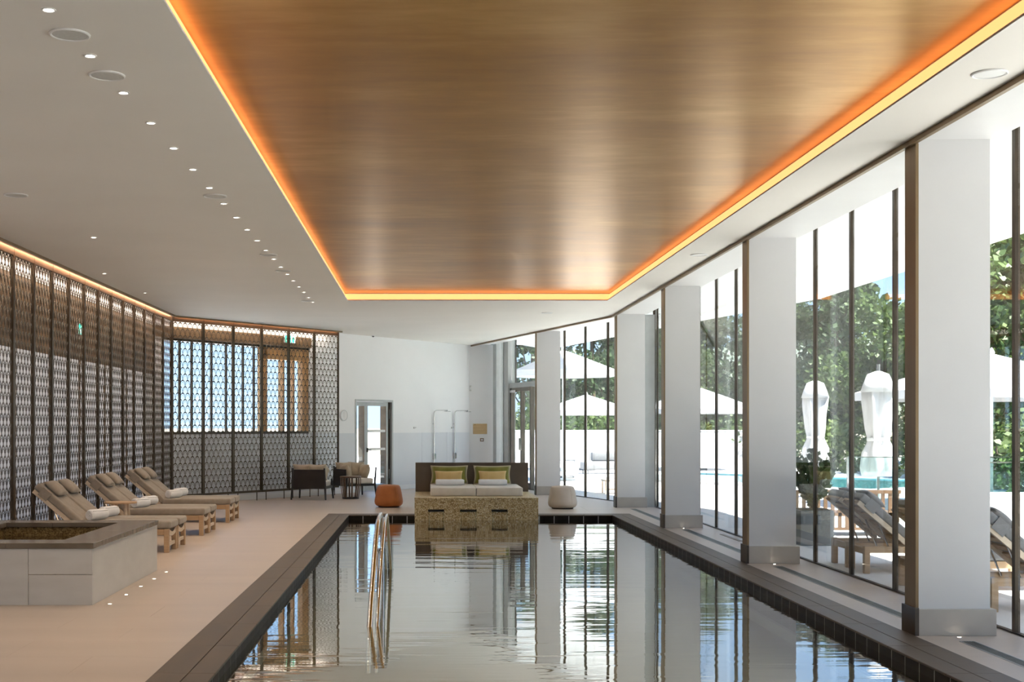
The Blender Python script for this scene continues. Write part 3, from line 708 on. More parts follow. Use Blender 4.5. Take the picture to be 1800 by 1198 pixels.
# ------------------------------------------------------------------ ceiling fittings
def lamp_light(parent, e, size, loc=(0, 0, -.012)):
    d = bpy.data.lights.new('downlight_lamp', 'SPOT'); d.energy = e; d.color = (1.0, 0.79, 0.58); d.spot_size = math.radians(125); d.spot_blend = 0.8; d.shadow_soft_size = size
    o = bpy.data.objects.new('lamp_glow', d); COL.objects.link(o); o.parent = parent; o.location = loc
def downlight(x, y, label, e=13.0):
    t = thing('downlight', label, 'downlight', (x, y, CZ), 0, 'ceiling downlights')
    if 'dl' not in MESHES:
        b = BM(); lathe(b, [(.024, -.001), (.037, -.001), (.037, -.006), (.030, -.007), (.0255, -.004)], 20, loop=True)
        MESHES['dl'] = obj('rim', b, 'white_plastic', t, smooth='auto').data
        b = BM(); lathe(b, [(.001, -.0025), (.024, -.0025), (.024, -.0005), (.001, -.0005)], 16); MESHES['dl2'] = obj('lens', b, 'lamp_lens', t).data
    else: obj('rim', MESHES['dl'], None, t); obj('lens', MESHES['dl2'], None, t)
    lamp_light(t, e, .03)
for k in range(20): downlight(-1.914, 6.52+.812*k, 'small round downlight of the long row beside gold panel, %s from the camera' % ORD[k])
for k, (x, y) in enumerate(((-3.72, 14.4), (-4.45, 17.8), (-4.45, 20.4))): downlight(x, y, 'lone small downlight near the left screens, %s from the camera' % ORD[k])
def speaker(x, y, label, r=.11, m='grille_white'):
    t = thing('ceiling_speaker', label, 'speaker', (x, y, CZ), 0, 'round ceiling speakers')
    b = BM(); lathe(b, [(r*.86, -.001), (r, -.001), (r, -.006), (r*.93, -.011), (r*.86, -.008)], 36, loop=True); obj('rim', b, 'white_plastic', t, smooth='auto')
    b = BM(); lathe(b, [(.001, -.0065), (r*.6, -.0068), (r*.855, -.006), (r*.855, -.001), (.001, -.001)], 36); obj('grille', b, m, t, smooth='auto')
for x, y, lb in ((-1.92, 6.93, 'nearest one between the first two downlights'), (-1.92, 7.74, 'second one between downlights'), (-1.93, 11.8, 'beside the seventh downlight'), (-3.75, 11.75, 'at far left of the picture'),
              (-1.93, 15.85, 'far along the downlight row'), (-1.93, 17.5, 'farther along the downlight row'), (-1.98, 21.7, 'beside far corner of the gold panel'), (-3.40, 26.3, 'above the slanting screens')):
    speaker(x, y, 'round grey ceiling speaker, ' + lb)
for x, y, lb in ((3.40, 7.7, 'nearest, beside the bronze trim'), (3.40, 15.85, 'midway along the windows'), (2.3, 24.0, 'past far end of the gold panel')):
    speaker(x, y, 'round white ceiling disc, ' + lb, .105, 'white_plastic')
t = thing('smoke_sensor', 'small dark sensor dome on far ceiling above the door', 'sensor', (-1.2, 30.0, CZ))
b = BM(); lathe(b, [(.045, -.002), (.045, -.012), (.03, -.02)], 16); obj('base', b, 'white_plastic', t, smooth='auto')
b = BM(); lathe(b, [(.028, -.018), (.026, -.035), (.001, -.045)], 16); obj('dome', b, 'black_plastic', t, smooth='auto')
# floor uplights
def uplight(x, y, label):
    t = thing('floor_uplight', label, 'floor light', (x, y, 0), 0, 'floor uplights')
    if 'ul' not in MESHES:
        b = BM(); lathe(b, [(.014, .0005), (.022, .0005), (.021, .004), (.0145, .003)], 16, loop=True); MESHES['ul'] = obj('rim', b, 'chrome', t, smooth='auto').data
        b = BM(); lathe(b, [(.001, .0028), (.014, .0028), (.014, .0005), (.001, .0005)], 12); MESHES['ul2'] = obj('lens', b, 'floor_lamp_lens', t).data
    else: obj('rim', MESHES['ul'], None, t); obj('lens', MESHES['ul2'], None, t)
for k in range(5): uplight(-2.735, 11.13+.61*k, 'tiny lit floor light beside the stone tub, %s from the camera' % ORD[k])
for k, y in enumerate(CY[0:3]): uplight(3.92, y-.1, 'tiny lit floor light before the %s column' % ['nearest', 'second', 'third'][k])

# ------------------------------------------------------------------ stone tub
TX1, TY0, TY1, TX0 = -2.87, 11.07, 13.75, -4.72
t = thing('stone_tub', 'square raised hot tub clad in grey stone with brown coping', 'hot tub', ((TX0+TX1)/2, (TY0+TY1)/2, 0))
ox, oy = -(TX0+TX1)/2, -(TY0+TY1)/2
def tb(b, x0, x1, y0, y1, z0, z1): box(b, x0+ox, x1+ox, y0+oy, y1+oy, z0, z1)
th = .34
b = BM(); tb(b, TX0+.01, TX1-.014, TY0+.014, TY0+th-.03, 0, .485); tb(b, TX0+.01, TX1-.014, TY1-th+.03, TY1-.01, 0, .485); tb(b, TX1-th+.03, TX1-.014, TY0+th-.03, TY1-th+.03, 0, .485); tb(b, TX0+.01, TX0+th-.03, TY0+th-.03, TY1-th+.03, 0, .485); tb(b, TX0+th-.03, TX1-th+.03, TY0+th-.03, TY1-th+.03, 0, .05)
obj('shell', b, 'gold_mosaic', t)
def cl(x0, x1, y0, y1, z0, z1):
    b = BM(); tb(b, x0, x1, y0, y1, z0, z1); obj('cladding_slab', b, 'tub_stone', t, bevel=.0015, seg=1)
xj = -3.426
for a, c in ((xj+.002, TX1-.002), (-4.0, xj-.002)):
    if c > -3: cl(a, c, TY0, TY0+.013, 0, .262); cl(a, c, TY0, TY0+.013, .266, .487)
    else: cl(a-.4, c, TY0, TY0+.013, 0, .487); cl(TX0, a-.404, TY0, TY0+.013, 0, .487)
cl(TX1-.013, TX1, TY0+.015, TY0+1.34, 0, .487); cl(TX1-.013, TX1, TY0+1.342, TY1-.002, 0, .487)
cl(TX0, TX1-.014, TY1-.012, TY1, 0, .487)
for x0, x1, y0, y1 in ((TX0-.01, -3.62, TY0-.012, TY0+th), (-3.618, TX1+.012, TY0-.012, TY0+th), (TX1-th, TX1+.012, TY0+th+.002, TY0+1.34), (TX1-th, TX1+.012, TY0+1.342, TY1-th-.002), (TX0-.01, -3.9, TY1-th, TY1+.012), (-3.898, TX1+.012, TY1-th, TY1+.012), (TX0-.01, TX0+th, TY0+th+.002, TY1-th-.002)):
    b = BM(); tb(b, x0, x1, y0, y1, .488, .537); obj('coping_slab', b, 'tub_coping', t, bevel=.004, seg=2)
b = BM(); vs = [b.verts.new((x+ox, y+oy, .40)) for x, y in ((TX0+th-.03, TY0+th-.03), (TX1-th+.03, TY0+th-.03), (TX1-th+.03, TY1-th+.03), (TX0+th-.03, TY1-th+.03))]; b.faces.new(vs); obj('water', b, 'tub_water', t)

# ------------------------------------------------------------------ loungers, rolled towels, side table
def make_lounger(label, fab, wood, endwood, group):
    t = thing('sun_lounger', label, 'sun lounger', group=group)
    LW, LL = .535, 1.60
    for y in (.02, LW-.06):
        b = BM(); box(b, -LL, -.03, y, y+.04, .215, .285); obj('side_rail', b, wood, t, bevel=.004, seg=1)
    for x, y in ((-.06, 0), (-.06, LW-.065), (-LL, 0), (-LL, LW-.065)):
        b = BM(); box(b, x, x+.06, y, y+.065, 0, .29); obj('leg', b, wood, t, bevel=.004, seg=1)
    b = BM(); n = 10   # scooped end rail
    pts = [(.062 + (LW-.124)*k/n, .292-.05*math.sin(PI*k/n)) for k in range(n+1)]; lo = [(.062 + (LW-.124)*k/n, .215-.022*math.sin(PI*k/n)) for k in range(n+1)]
    fr = [[b.verts.new((x, p[0], p[1])) for p in pts] for x in (-.045, -.005)]; fl = [[b.verts.new((x, p[0], p[1])) for p in lo] for x in (-.045, -.005)]
    for k in range(n):
        b.faces.new([fr[0][k], fr[0][k+1], fl[0][k+1], fl[0][k]]); b.faces.new([fr[1][k], fl[1][k], fl[1][k+1], fr[1][k+1]])
        b.faces.new([fr[0][k], fr[1][k], fr[1][k+1], fr[0][k+1]]); b.faces.new([fl[0][k], fl[0][k+1], fl[1][k+1], fl[1][k]])
    for k in (0, n): b.faces.new([fr[0][k], fl[0][k], fl[1][k], fr[1][k]])
    obj('end_rail', b, endwood, t)
    b = BM(); box(b, -.045, -.015, .06, LW-.06, .075, .12); obj('stretcher', b, endwood, t, bevel=.003, seg=1)
    b = BM(); box(b, -LL+.015, -LL+.045, .06, LW-.06, .20, .27); obj('stretcher', b, wood, t, bevel=.003, seg=1)
    for k in range(9):
        x = -.12-.115*k; b = BM(); box(b, x-.06, x, .055, LW-.055, .262, .282); obj('slat', b, wood, t)
    ang = math.radians(40.5); BMx = Matrix.Translation((-1.10, 0, .285)) @ Matrix.Rotation(ang, 4, 'Y')    # local -x runs up the back
    b = BM(); box(b, -.73, 0, .02, .06, -.03, .02, BMx); obj('back_rail', b, endwood, t); b = BM(); box(b, -.73, 0, LW-.06, LW-.02, -.03, .02, BMx); obj('back_rail', b, endwood, t)
    for k in range(6):
        b = BM(); box(b, -.08-.12*k-.06, -.08-.12*k, .06, LW-.06, -.005, .015, BMx); obj('slat', b, wood, t)
    top = BMx @ Vector((-.42, 0, -.02))
    b = BM(); tube(b, [(top.x, .075, top.z), (top.x+.12, .075, .25)], .009, 8); obj('prop', b, 'chrome', t); b = BM(); tube(b, [(top.x, LW-.075, top.z), (top.x+.12, LW-.075, .25)], .009, 8); obj('prop', b, 'chrome', t)
    b = BM(); box(b, -1.085, .02, .012, LW-.012, .29, .385); obj('seat_cushion', b, fab, t, bevel=.028, seg=4, smooth=True)
    b = BM(); box(b, -.75, -.008, .012, LW-.012, .018, .112, BMx); bc = obj('back_cushion', b, fab, t, bevel=.028, seg=4, smooth=True)
    b = BM(); cushion(b, .26, .40, .10, BMx @ Matrix.Translation((-.585, LW/2, .150)), 10, .05, .05, 3); hp = obj('head_pillow', b, fab, t, smooth=True)
    b = BM(); box(b, -.66, -.53, .008, LW-.008, .10, .1155, BMx); box(b, -.66, -.53, .004, .010, .0, .1155, BMx); box(b, -.66, -.53, LW-.010, LW-.004, .0, .1155, BMx); obj('strap', b, fab, hp)
    return t
lgA = 'indoor teak loungers'
LX = -3.12
lset = []
L0 = make_lounger('near lounger of the pair behind the stone tub, taupe cushion', 'taupe_fabric', 'teak', 'pale_teak', lgA); L0.location = (LX, 15.62, 0)
for y, lb in ((16.20, 'far lounger of the pair behind the stone tub, taupe cushion'), (18.05, 'near lounger of the middle pair, beside the small wooden table'), (18.61, 'far lounger of the middle pair, taupe cushion on teak'),
              (20.46, 'near lounger of the pair farthest from the camera'), (21.02, 'far lounger of the pair farthest from the camera')):
    dup(L0, (LX, y, 0), 0, lb, lgA)
def make_towel(label, group, r=.066, ln=.31):
    t = thing('rolled_towel', label, 'towel', group=group)
    b = BM(); lathe(b, [(r*.25, -ln/2+.012), (r*.8, -ln/2), (r*.97, -ln/2+.012), (r, -ln/2+.04), (r*1.01, 0), (r, ln/2-.04), (r*.97, ln/2-.012), (r*.8, ln/2), (r*.25, ln/2-.012)], 22, (0, 0, r), 'y', lambda a, h: 1+.02*math.sin(3*a+h*20)); obj('roll', b, 'white_towel', t, smooth=True)
    b = BM(); pts = []
    for k in range(46):
        a = k*.42; rr = r*(.12+.80*k/45); pts.append((rr*math.cos(a), -ln/2+.001, r+rr*math.sin(a)))
    tube(b, pts, .006, 5); obj('spiral_edge', b, 'white_towel', t, smooth=True)
    b = BM(); tube(b, [(r*.75, -ln/2+.02, r*1.72), (r*.75, ln/2-.02, r*1.72)], .007, 6); obj('loose_hem', b, 'white_towel', t, smooth=True)
    return t
tg = 'rolled towels on the loungers'
T0 = make_towel('white rolled towel on near lounger behind the stone tub', tg)
tow = [(15.62, 'white rolled towel on near lounger behind the stone tub'), (16.20, 'white rolled towel on far lounger behind the stone tub'), (18.05, 'white rolled towel half hidden by the wooden side table'), (18.61, 'white rolled towel on far lounger of the middle pair'), (20.46, 'white rolled towel on near lounger of the farthest pair'), (21.02, 'white rolled towel on far lounger of the farthest pair')]
for i, (y, lb) in enumerate(tow):
    loc = (LX-.935, y+.255, .387)
    if i == 0: T0.location = loc; T0.rotation_euler = (0, 0, -.45)
    else: dup(T0, loc, -.45 + .06*(i % 2), lb, tg)
t = thing('side_table', 'small wooden side table with splayed legs between loungers', 'table', (-4.12, 17.35, 0))
b = BM(); prism(b, [(.22*math.cos(a)*1.0, .21*math.sin(a)) for a in [2*PI*k/28 for k in range(28)]], .50, .522); obj('table_top', b, 'teak', t, bevel=.004, seg=2)
for k in range(4):
    a = PI/4+k*PI/2; b = BM(); tube(b, [(.17*math.cos(a), .17*math.sin(a), 0), (.11*math.cos(a), .11*math.sin(a), .50)], .021, 10, taper=[.8, 1.15]); obj('leg', b, 'pale_teak', t, smooth='auto')

# ------------------------------------------------------------------ daybed on its mosaic platform
PZ = .305
t = thing('daybed_platform', 'gold terrazzo platform at pool end with three water spouts', 'platform', (.9, 23.2, 0))
b = BM(); c0 = (.9, 23.2)
sx = [(.063, .343), (.616, .905), (1.161, 1.442)]          # three slots
x = PLX0
def pb(b, x0, x1, y0, y1, z0, z1): box(b, x0-c0[0], x1-c0[0], y0-c0[1], y1-c0[1], z0, z1)
pb(b, PLX0, PLX1, PLY0+.14, PLY1, -.35, PZ-.02)
pb(b, PLX0, PLX1, PLY0, PLY0+.14, -.35, .066); pb(b, PLX0, PLX1, PLY0, PLY0+.14, .104, PZ-.02)
ed = [PLX0] + [v for s in sx for v in s] + [PLX1]
for k in range(0, len(ed), 2): pb(b, ed[k], ed[k+1], PLY0, PLY0+.14, .066, .104)
obj('body', b, 'gold_terrazzo', t)
b = BM(); pb(b, PLX0-.004, PLX1+.004, PLY0-.004, PLY1, PZ-.02, PZ); obj('top_slab', b, 'gold_terrazzo', t, bevel=.002, seg=1)
for a, c in sx:
    b = BM(); pb(b, a-.002, c+.002, PLY0-.012, PLY0+.12, .0655, .0705); pb(b, a-.002, c+.002, PLY0+.118, PLY0+.139, .066, .104); obj('spout', b, 'dark_bronze', t)
# falling water sheets
for (a, c), lb in zip(sx, ('left', 'middle', 'right')):
    w = thing('water_sheet', 'thin sheet of water falling from the %s spout of platform' % lb, 'water', ((a+c)/2, PLY0-.012, .072), 0, 'spout water')
    b = BM(); n = 8; hw = (c-a)/2-.01
    f_ = [[b.verts.new((s*hw*(1-.08*k/n), -.05*(k/n)**.6 + dy, -.150*(k/n)**1.3)) for s in (-1, -.4, .3, 1)] for dy in (0, .004) for k in range(n+1)]
    for dy in (0, n+1):
        for k in range(n):
            for j in range(3): b.faces.new([f_[dy+k][j], f_[dy+k][j+1], f_[dy+k+1][j+1], f_[dy+k+1][j]])
    obj('sheet', b, 'sheet_water', w, smooth=True)
    for s in (-1, 1):
        b = BM(); tube(b, [(s*hw*(1-.08*k/n), -.05*(k/n)**.6-.002, -.150*(k/n)**1.3) for k in range(n+1)], .0045, 6); obj('edge_rivulet', b, 'pale_glass', w, smooth=True)
b = BM(); box(b, -1.07, 1.068, -.03, .03, 0, .55); o = obj('headboard', b, 'headboard_leather', None, bevel=.006, seg=2); o.location = (.901, 24.28, PZ); tag(o, 'long brown leather headboard standing on the platform', 'headboard')
for x0, x1, lb in ((.112, .915, 'left'), (.925, 1.745, 'right')):
    t = thing('mattress', 'cream daybed mattress on the platform, %s of two' % lb, 'mattress', ((x0+x1)/2, 23.44, PZ), 0, 'daybed mattresses')
    b = BM(); box(b, -(x1-x0)/2, (x1-x0)/2, -.76, .80, 0.001, .148); pad = obj('pad', b, 'mattress_cream', t, bevel=.022, seg=3, smooth=True)
    for z in (.012, .138):
        b = BM(); h = (x1-x0)/2-.004; tube(b, [(-h, -.755, z), (h, -.755, z), (h, .79, z), (-h, .79, z)], .006, 6, closed=True); obj('piping', b, 'mattress_cream', pad)
MZ = PZ+.148
def pillow(name, w, h, th, x, y, z, tilt, mat, label, group, piping=None, seed=1):
    t = thing(name, label, 'pillow', (x, y, z), 0, group)
    mt = Matrix.Translation((0, h/2*math.sin(tilt)*.9+.0, h/2*math.cos(tilt)+.012)) @ Matrix.Rotation(PI/2-tilt, 4, 'X')
    b = BM(); rim = cushion(b, w, h, th, mt, 12, .10, .04, seed); cv = obj('cover', b, mat, t, smooth=True)
    if piping: b = BM(); tube(b, rim, .007, 6, closed=True); obj('piping', b, piping, cv, smooth=True)
    return t
for i, (xg, xy, xt, lb) in enumerate(((.467, .452, .468, 'left'), (1.272, 1.268, 1.258, 'right'))):
    pillow('velvet_pillow', .70, .345, .15, xg, 23.98, MZ, .22, 'green_velvet', 'large olive green velvet pillow with pale piping, %s mattress' % lb, 'green pillows', 'piping_cream', 5+i)
    pillow('lumbar_pillow', .525, .255, .13, xy, 23.80, MZ, .25, 'yellow_fabric', 'small golden yellow pillow before green one, %s mattress' % lb, 'yellow pillows', None, 11+i)
    t = dup(T0, (xt, 23.62, MZ), PI/2, 'white rolled towel lying on the %s daybed mattress' % lb, 'rolled towels on the daybed', (0.85, 1.68, 0.85))

# ------------------------------------------------------------------ poufs
def pouf(loc, mat, label, s=1.0):
    t = thing('pouf', label, 'pouf', loc, 0, 'poufs by the pool end')
    b = BM(); lathe(b, [(.02, .02), (.20, .02), (.235, .03), (.262, .06), (.272, .10), (.268, .15), (.245, .28), (.228, .36), (.215, .395), (.19, .418), (.12, .428), (.02, .43)], 36); obj('body', b, mat, t, smooth=True)
    b = BM(); lathe(b, [(.2, 0), (.205, .02), (.19, .03)], 28); obj('base', b, 'dark_bronze', t, smooth='auto')
    b = BM(); lathe(b, [(.2095, .398), (.2155, .400), (.2095, .402)], 36, loop=True); obj('top_seam', b, mat, t, smooth=True)
    b = BM()
    for k in range(4):
        a = k*PI/2+.6; tube(b, [((r_+.001)*math.cos(a), (r_+.001)*math.sin(a), h_) for r_, h_ in ((.272, .10), (.268, .15), (.245, .28), (.228, .36), (.2155, .395))], .0025, 5)
    obj('side_seams', b, mat, t)
pouf((-.68, 24.45, 0), 'orange_leather', 'orange leather pouf left of the daybed')
pouf((2.59, 24.0, 0), 'cream_leather', 'cream pouf right of the daybed')

# ------------------------------------------------------------------ lounge chairs and round table
def armchair(loc, rz, label, side, nm):
    """front looks along local -y"""
    t = thing('lounge_chair', label, 'armchair', loc, rz, 'leather lounge chairs'); w, d = .70, .62
    for x, y, tp in ((-w/2, -d/2, .42), (w/2, -d/2, .42), (-w/2, d/2, .665), (w/2, d/2, .665)):
        s = 1 if x > 0 else -1; e = 1 if y > 0 else -1
        b = BM(); tube(b, [(x+s*.02, y+e*.03, 0), (x, y, .28), (x-s*.012, y+e*.02, tp)], .023, 8, taper=[.75, 1.1, .85]); obj('leg', b, 'dark_wood', t, smooth='auto')
    b = BM(); bar(b, (-w/2, -d/2, .255), (w/2, -d/2, .255), .03, .05); bar(b, (-w/2, d/2, .255), (w/2, d/2, .255), .03, .05); bar(b, (-w/2, -d/2, .255), (-w/2, d/2, .255), .03, .05); bar(b, (w/2, -d/2, .255), (w/2, d/2, .255), .03, .05); obj('seat_frame', b, 'dark_wood', t)
    b = BM(); box(b, -w/2+.01, w/2-.01, d/2-.004, d/2+.022, .235, .635); obj('leather_back', b, 'black_leather', t, bevel=.008, seg=2)
    if side:
        x = side*w/2; b = BM(); box(b, x-.012, x+.012, -d/2+.02, d/2-.01, .235, .60); obj('leather_side', b, 'black_leather', t, bevel=.006, seg=2)
        b = BM(); tube(b, [(-x, -d/2, .28), (-x*1.05, -d/2-.02, .64)], .022, 8, taper=[1, .8]); obj('arm_post', b, 'dark_wood', t, smooth='auto')
    b = BM(); box(b, -w/2+.025, w/2-.025, -d/2+.005, d/2-.02, .272, .40); obj('seat_cushion', b, 'pale_linen', t, bevel=.04, seg=4, smooth=True)
    for k, (px, py, ry, sc) in enumerate(((-.16, d/2-.12, .25, 1.0), (.17, d/2-.11, .22, 1.0), (-w/2+.11, -.02, .0, .9), (w/2-.11, -.02, .0, .9))):
        if k < 2: mt = Matrix.Translation((px, py, .575)) @ Matrix.Rotation(PI/2-ry, 4, 'X')
        else: mt = Matrix.Translation((px, py, .545)) @ Matrix.Rotation(PI/2, 4, 'Z') @ Matrix.Rotation(PI/2+(-.2 if px < 0 else .2), 4, 'X')
        b = BM(); cushion(b, .40*sc, .36*sc, .17, mt, 12, .12, .22, 20+k+nm); obj('pillow', b, 'beige_linen', t, smooth=True)
    return t
armchair((-2.37, 27.10, 0), PI-.16, 'black leather lounge chair seen from behind, beside the screens', 0, 0)
armchair((-1.55, 28.32, 0), .52, 'black leather lounge chair with beige pillows beside the glass door', -1, 8)
t = thing('round_table', 'round dark table with curved ribs beside the lounge chairs', 'table', (-1.57, 27.25, 0))
b = BM(); lathe(b, [(.21, .445), (.228, .45), (.228, .475), (.22, .48), (.001, .48), (.001, .455)], 32); obj('table_top', b, 'walnut', t, smooth='auto')
b = BM(); lathe(b, [(.15, 0), (.18, 0), (.18, .03), (.15, .03)], 32, loop=True); obj('base_ring', b, 'dark_wood', t, smooth='auto')
for k in range(8):
    a = 2*PI*k/8+.2; ca, sa = math.cos(a), math.sin(a)
    b = BM(); P_ = [(.165, .02), (.185, .12), (.205, .25), (.214, .37), (.210, .45)]
    for (r0, z0), (r1, z1) in zip(P_[:-1], P_[1:]): bar(b, (r0*ca, r0*sa, z0), (r1*ca, r1*sa, z1), .034, .014, (ca, sa, 0))
    obj('rib', b, 'walnut', t)

# ------------------------------------------------------------------ wall fittings
pc = B0+U*5.62-N*.0
t = thing('wall_clock', 'plain round white clock on the wall beside the screens', 'clock', (pc.x, pc.y, 1.79), UANG)
b = BM(); lathe(b, [(.001, -.03), (.10, -.03), (.108, -.036), (.125, -.036), (.128, -.03), (.128, 0), (.001, 0)], 40, (0, 0, 0), 'y'); obj('case', b, 'white_plastic', t, smooth='auto')
b = BM(); lathe(b, [(.112, -.0375), (.124, -.0385), (.124, -.034), (.112, -.034)], 40, (0, 0, 0), 'y', loop=True); obj('bezel', b, 'grey_metal', t, smooth='auto')
b = BM(); bar(b, (0, -.032, 0), (.0, -.032, .085), .003, .004, (1, 0, 0)); bar(b, (0, -.0325, 0), (.0, -.0325, -.06), .003, .004, (1, 0, 0)); obj('hands', b, 'grille_white', t)
for tt, lb in ((9.18, 'left'), (10.10, 'right')):
    p = B0+U*tt-N*.05
    t = thing('shower', 'slim chrome shower pipe on the wall behind headboard, %s of two' % lb, 'shower', (p.x, p.y, 0), UANG, 'wall showers')
    arm = [(0, 0, .10), (0, 0, 1.87)] + [(0, -.07*(1-math.cos(a)), 1.87+.07*math.sin(a)) for a in (.4, .8, 1.2, PI/2)] + [(0, -.40, 1.94)]
    b = BM(); tube(b, arm, .013, 10); obj('pipe', b, 'chrome', t, smooth='auto')
    b = BM(); lathe(b, [(.001, 1.905), (.09, 1.905), (.09, 1.915), (.02, 1.925), (.001, 1.93)], 24, (0, -.40, 0)); obj('shower_head', b, 'chrome', t, smooth='auto')
    b = BM(); box(b, -.03, .03, -.03, .03, .70, .86); mxr = obj('mixer', b, 'chrome', t, bevel=.008, seg=2)
    b = BM(); box(b, .03, .055, -.02, .02, .72, .84); obj('lever', b, 'black_plastic', mxr, bevel=.004, seg=1)
    b = BM(); tube(b, [(0, .05, .45), (0, 0, .45)], .011, 8); tube(b, [(0, .05, 1.6), (0, 0, 1.6)], .011, 8); obj('wall_bracket', b, 'chrome', t)
for tt, lb in ((8.38, 'left'), (10.02, 'right')):
    p = B0+U*tt
    t = thing('wall_hook', 'tiny chrome robe hook on white wall, %s of two' % lb, 'hook', (p.x, p.y, 1.50), UANG, 'robe hooks')
    b = BM(); lathe(b, [(.022, -.008), (.022, 0), (.001, 0)], 16, (0, 0, 0), 'y'); obj('plate', b, 'chrome', t)
    b = BM(); tube(b, [(0, -.006, 0), (0, -.05, -.005), (0, -.065, .02)], .008, 8); obj('peg', b, 'chrome', t)
def on_end(x, z): p = Cc+SD*x; return (p.x, p.y, z)
ra = math.atan2(SD.y, SD.x)
t = thing('plaque', 'small brass notice plaque on the short white wall', 'plaque', on_end(.29, 1.335), ra)
b = BM(); box(b, -.185, .185, -.012, 0, 0, .27); obj('plate', b, 'brass', t, bevel=.002, seg=1)
b = BM()
for x in (-.165, .165):
    for z in (.02, .25): lathe(b, [(.006, -.015), (.006, -.011), (.001, -.011)], 8, (x, 0, z), 'y')
obj('screws', b, 'chrome', t)
b = BM(); lathe(b, [(.001, -.0135), (.010, -.0135), (.010, -.0115), (.001, -.0115)], 10, (-.135, 0, .245), 'y'); obj('emblem_dot', b, 'dark_bronze', t)
t = thing('wall_switch', 'small square wall switch below the brass plaque', 'switch', on_end(.34, 1.14), ra)
b = BM(); box(b, -.05, .05, -.012, 0, 0, .085); obj('plate', b, 'bulkhead_wood', t, bevel=.004, seg=2)
b = BM(); box(b, -.028, .032, -.022, -.012, .022, .062); obj('button', b, 'white_plastic', t, bevel=.003, seg=2)
p = Cc-N*.02
t = thing('motion_sensor', 'slim white sensor high in the far wall corner', 'sensor', (p.x+.02, p.y-.06, 2.46), ra)
b = BM(); box(b, -.03, .03, -.03, .01, 0, .15); obj('case', b, 'grille_white', t, bevel=.012, seg=2)
b = BM(); box(b, -.02, .02, -.034, -.028, .04, .11); obj('lens', b, 'white_plastic', t, bevel=.004, seg=1)

# ------------------------------------------------------------------ chrome handrail in the pool
t = thing('pool_handrail', 'chrome looped handrail rising out of the pool water', 'handrail', (-.445, 12.4, WZ))
def rail_pts(x):
    P_ = [(10.1, -.35), (10.32, 0.0), (12.0, .70), (13.15, .735), (13.28, .66), (14.6, 0.0), (14.9, -.35)]
    return [(x, y-12.4, z) for y, z in P_]
def smoothp(P_, it=2):
    for _ in range(it):
        q = [P_[0]]
        for a, b in zip(P_[:-1], P_[1:]):
            q.append(tuple(a[i]*.8+b[i]*.2 for i in range(3))); q.append(tuple(a[i]*.2+b[i]*.8 for i in range(3)))
        P_ = q+[P_[-1]]
    return P_
b = BM(); tube(b, smoothp(rail_pts(0.0)), .024, 12); obj('rail', b, 'chrome', t, smooth='auto')
b = BM(); tube(b, smoothp([(x+.062, y, z-.01) for x, y, z in rail_pts(0)]), .017, 12); obj('rail', b, 'chrome', t, smooth='auto')
for y in (11.6, 13.0):
    b = BM(); tube(b, [(.03, y-12.4, -1.3), (.03, y-12.4, .52 if y < 12 else .70)], .018, 10); obj('post', b, 'chrome', t, smooth='auto')

# ================================================================== outside
bm = BM(); prism(bm, [(4.42, Y0-12), (32, Y0-12), (32, 62), (-1.0, 62), (-1.0, 35.5), (1.87, 33.75), (4.42, 24.6)], -.25, -.012)
struct('terrace', bm, 'terrace_stone', label='pale stone terrace outside the windows')
bm = BM(); prism(bm, [(-600, -600), (600, -600), (600, 900), (-600, 900)], -.9, -.4)
struct('ground', bm, 'garden_soil', label='garden ground round the building')
bm = BM(); prism(bm, [(-40, -20), (-5.5, -20), (-5.5, 25.2), (0.9, 34.6), (0.9, 70), (-40, 70)], -.30, -.03)
struct('forecourt', bm, 'terrace_stone', label='pale forecourt outside the slanting wall')
# hills
for hx, hy, rx, ry, hz in ((150, 420, 120, 60, 30), (300, 330, 140, 70, 34)):
    b = BM(); n, m_ = 28, 7
    for i in range(1): pass
    prev = None
    for j in range(m_+1):
        s = math.cos(j/m_*PI/2); z = hz*math.sin(j/m_*PI/2)-1; rg = [b.verts.new((hx+rx*s*math.cos(2*PI*k/n), hy+ry*s*math.sin(2*PI*k/n), z*(1+.1*math.sin(3*2*PI*k/n)))) for k in range(n)] if j < m_ else [b.verts.new((hx, hy, z))]
        if prev:
            for k in range(n):
                if len(rg) > 1: b.faces.new([prev[k], prev[(k+1)%n], rg[(k+1)%n], rg[k]])
                else: b.faces.new([prev[k], prev[(k+1)%n], rg[0]])
        prev = rg
    o = obj('hill', b, 'hill_green', None, smooth=True); o['kind'] = 'structure'; o['label'] = 'distant wooded hill'; o['category'] = 'hill'; o['group'] = 'distant hills'

# terrace pool
t = thing('terrace_pool', 'turquoise outdoor pool beyond the terrace', 'pool', (9, 36, 0))
o4 = [(5.0, 37.6), (10.6, 29.9), (15.5, 33.5), (8.5, 41.2)]; ce = (sum(p[0] for p in o4)/4, sum(p[1] for p in o4)/4)
in4 = [(ce[0]+(p[0]-ce[0])*.93-9, ce[1]+(p[1]-ce[1])*.93-36) for p in o4]; o4 = [(p[0]-9, p[1]-36) for p in o4]
b = BM()
for k in range(4): prism(b, [o4[k], o4[(k+1)%4], in4[(k+1)%4], in4[k]], -.01, .06)
obj('rim', b, 'terrace_stone', t)
b = BM(); prism(b, in4, -.012, -.008); obj('bed', b, 'white_plastic', t)
b = BM(); b.faces.new([b.verts.new((p[0], p[1], .03)) for p in in4]); obj('water', b, 'terrace_water', t)

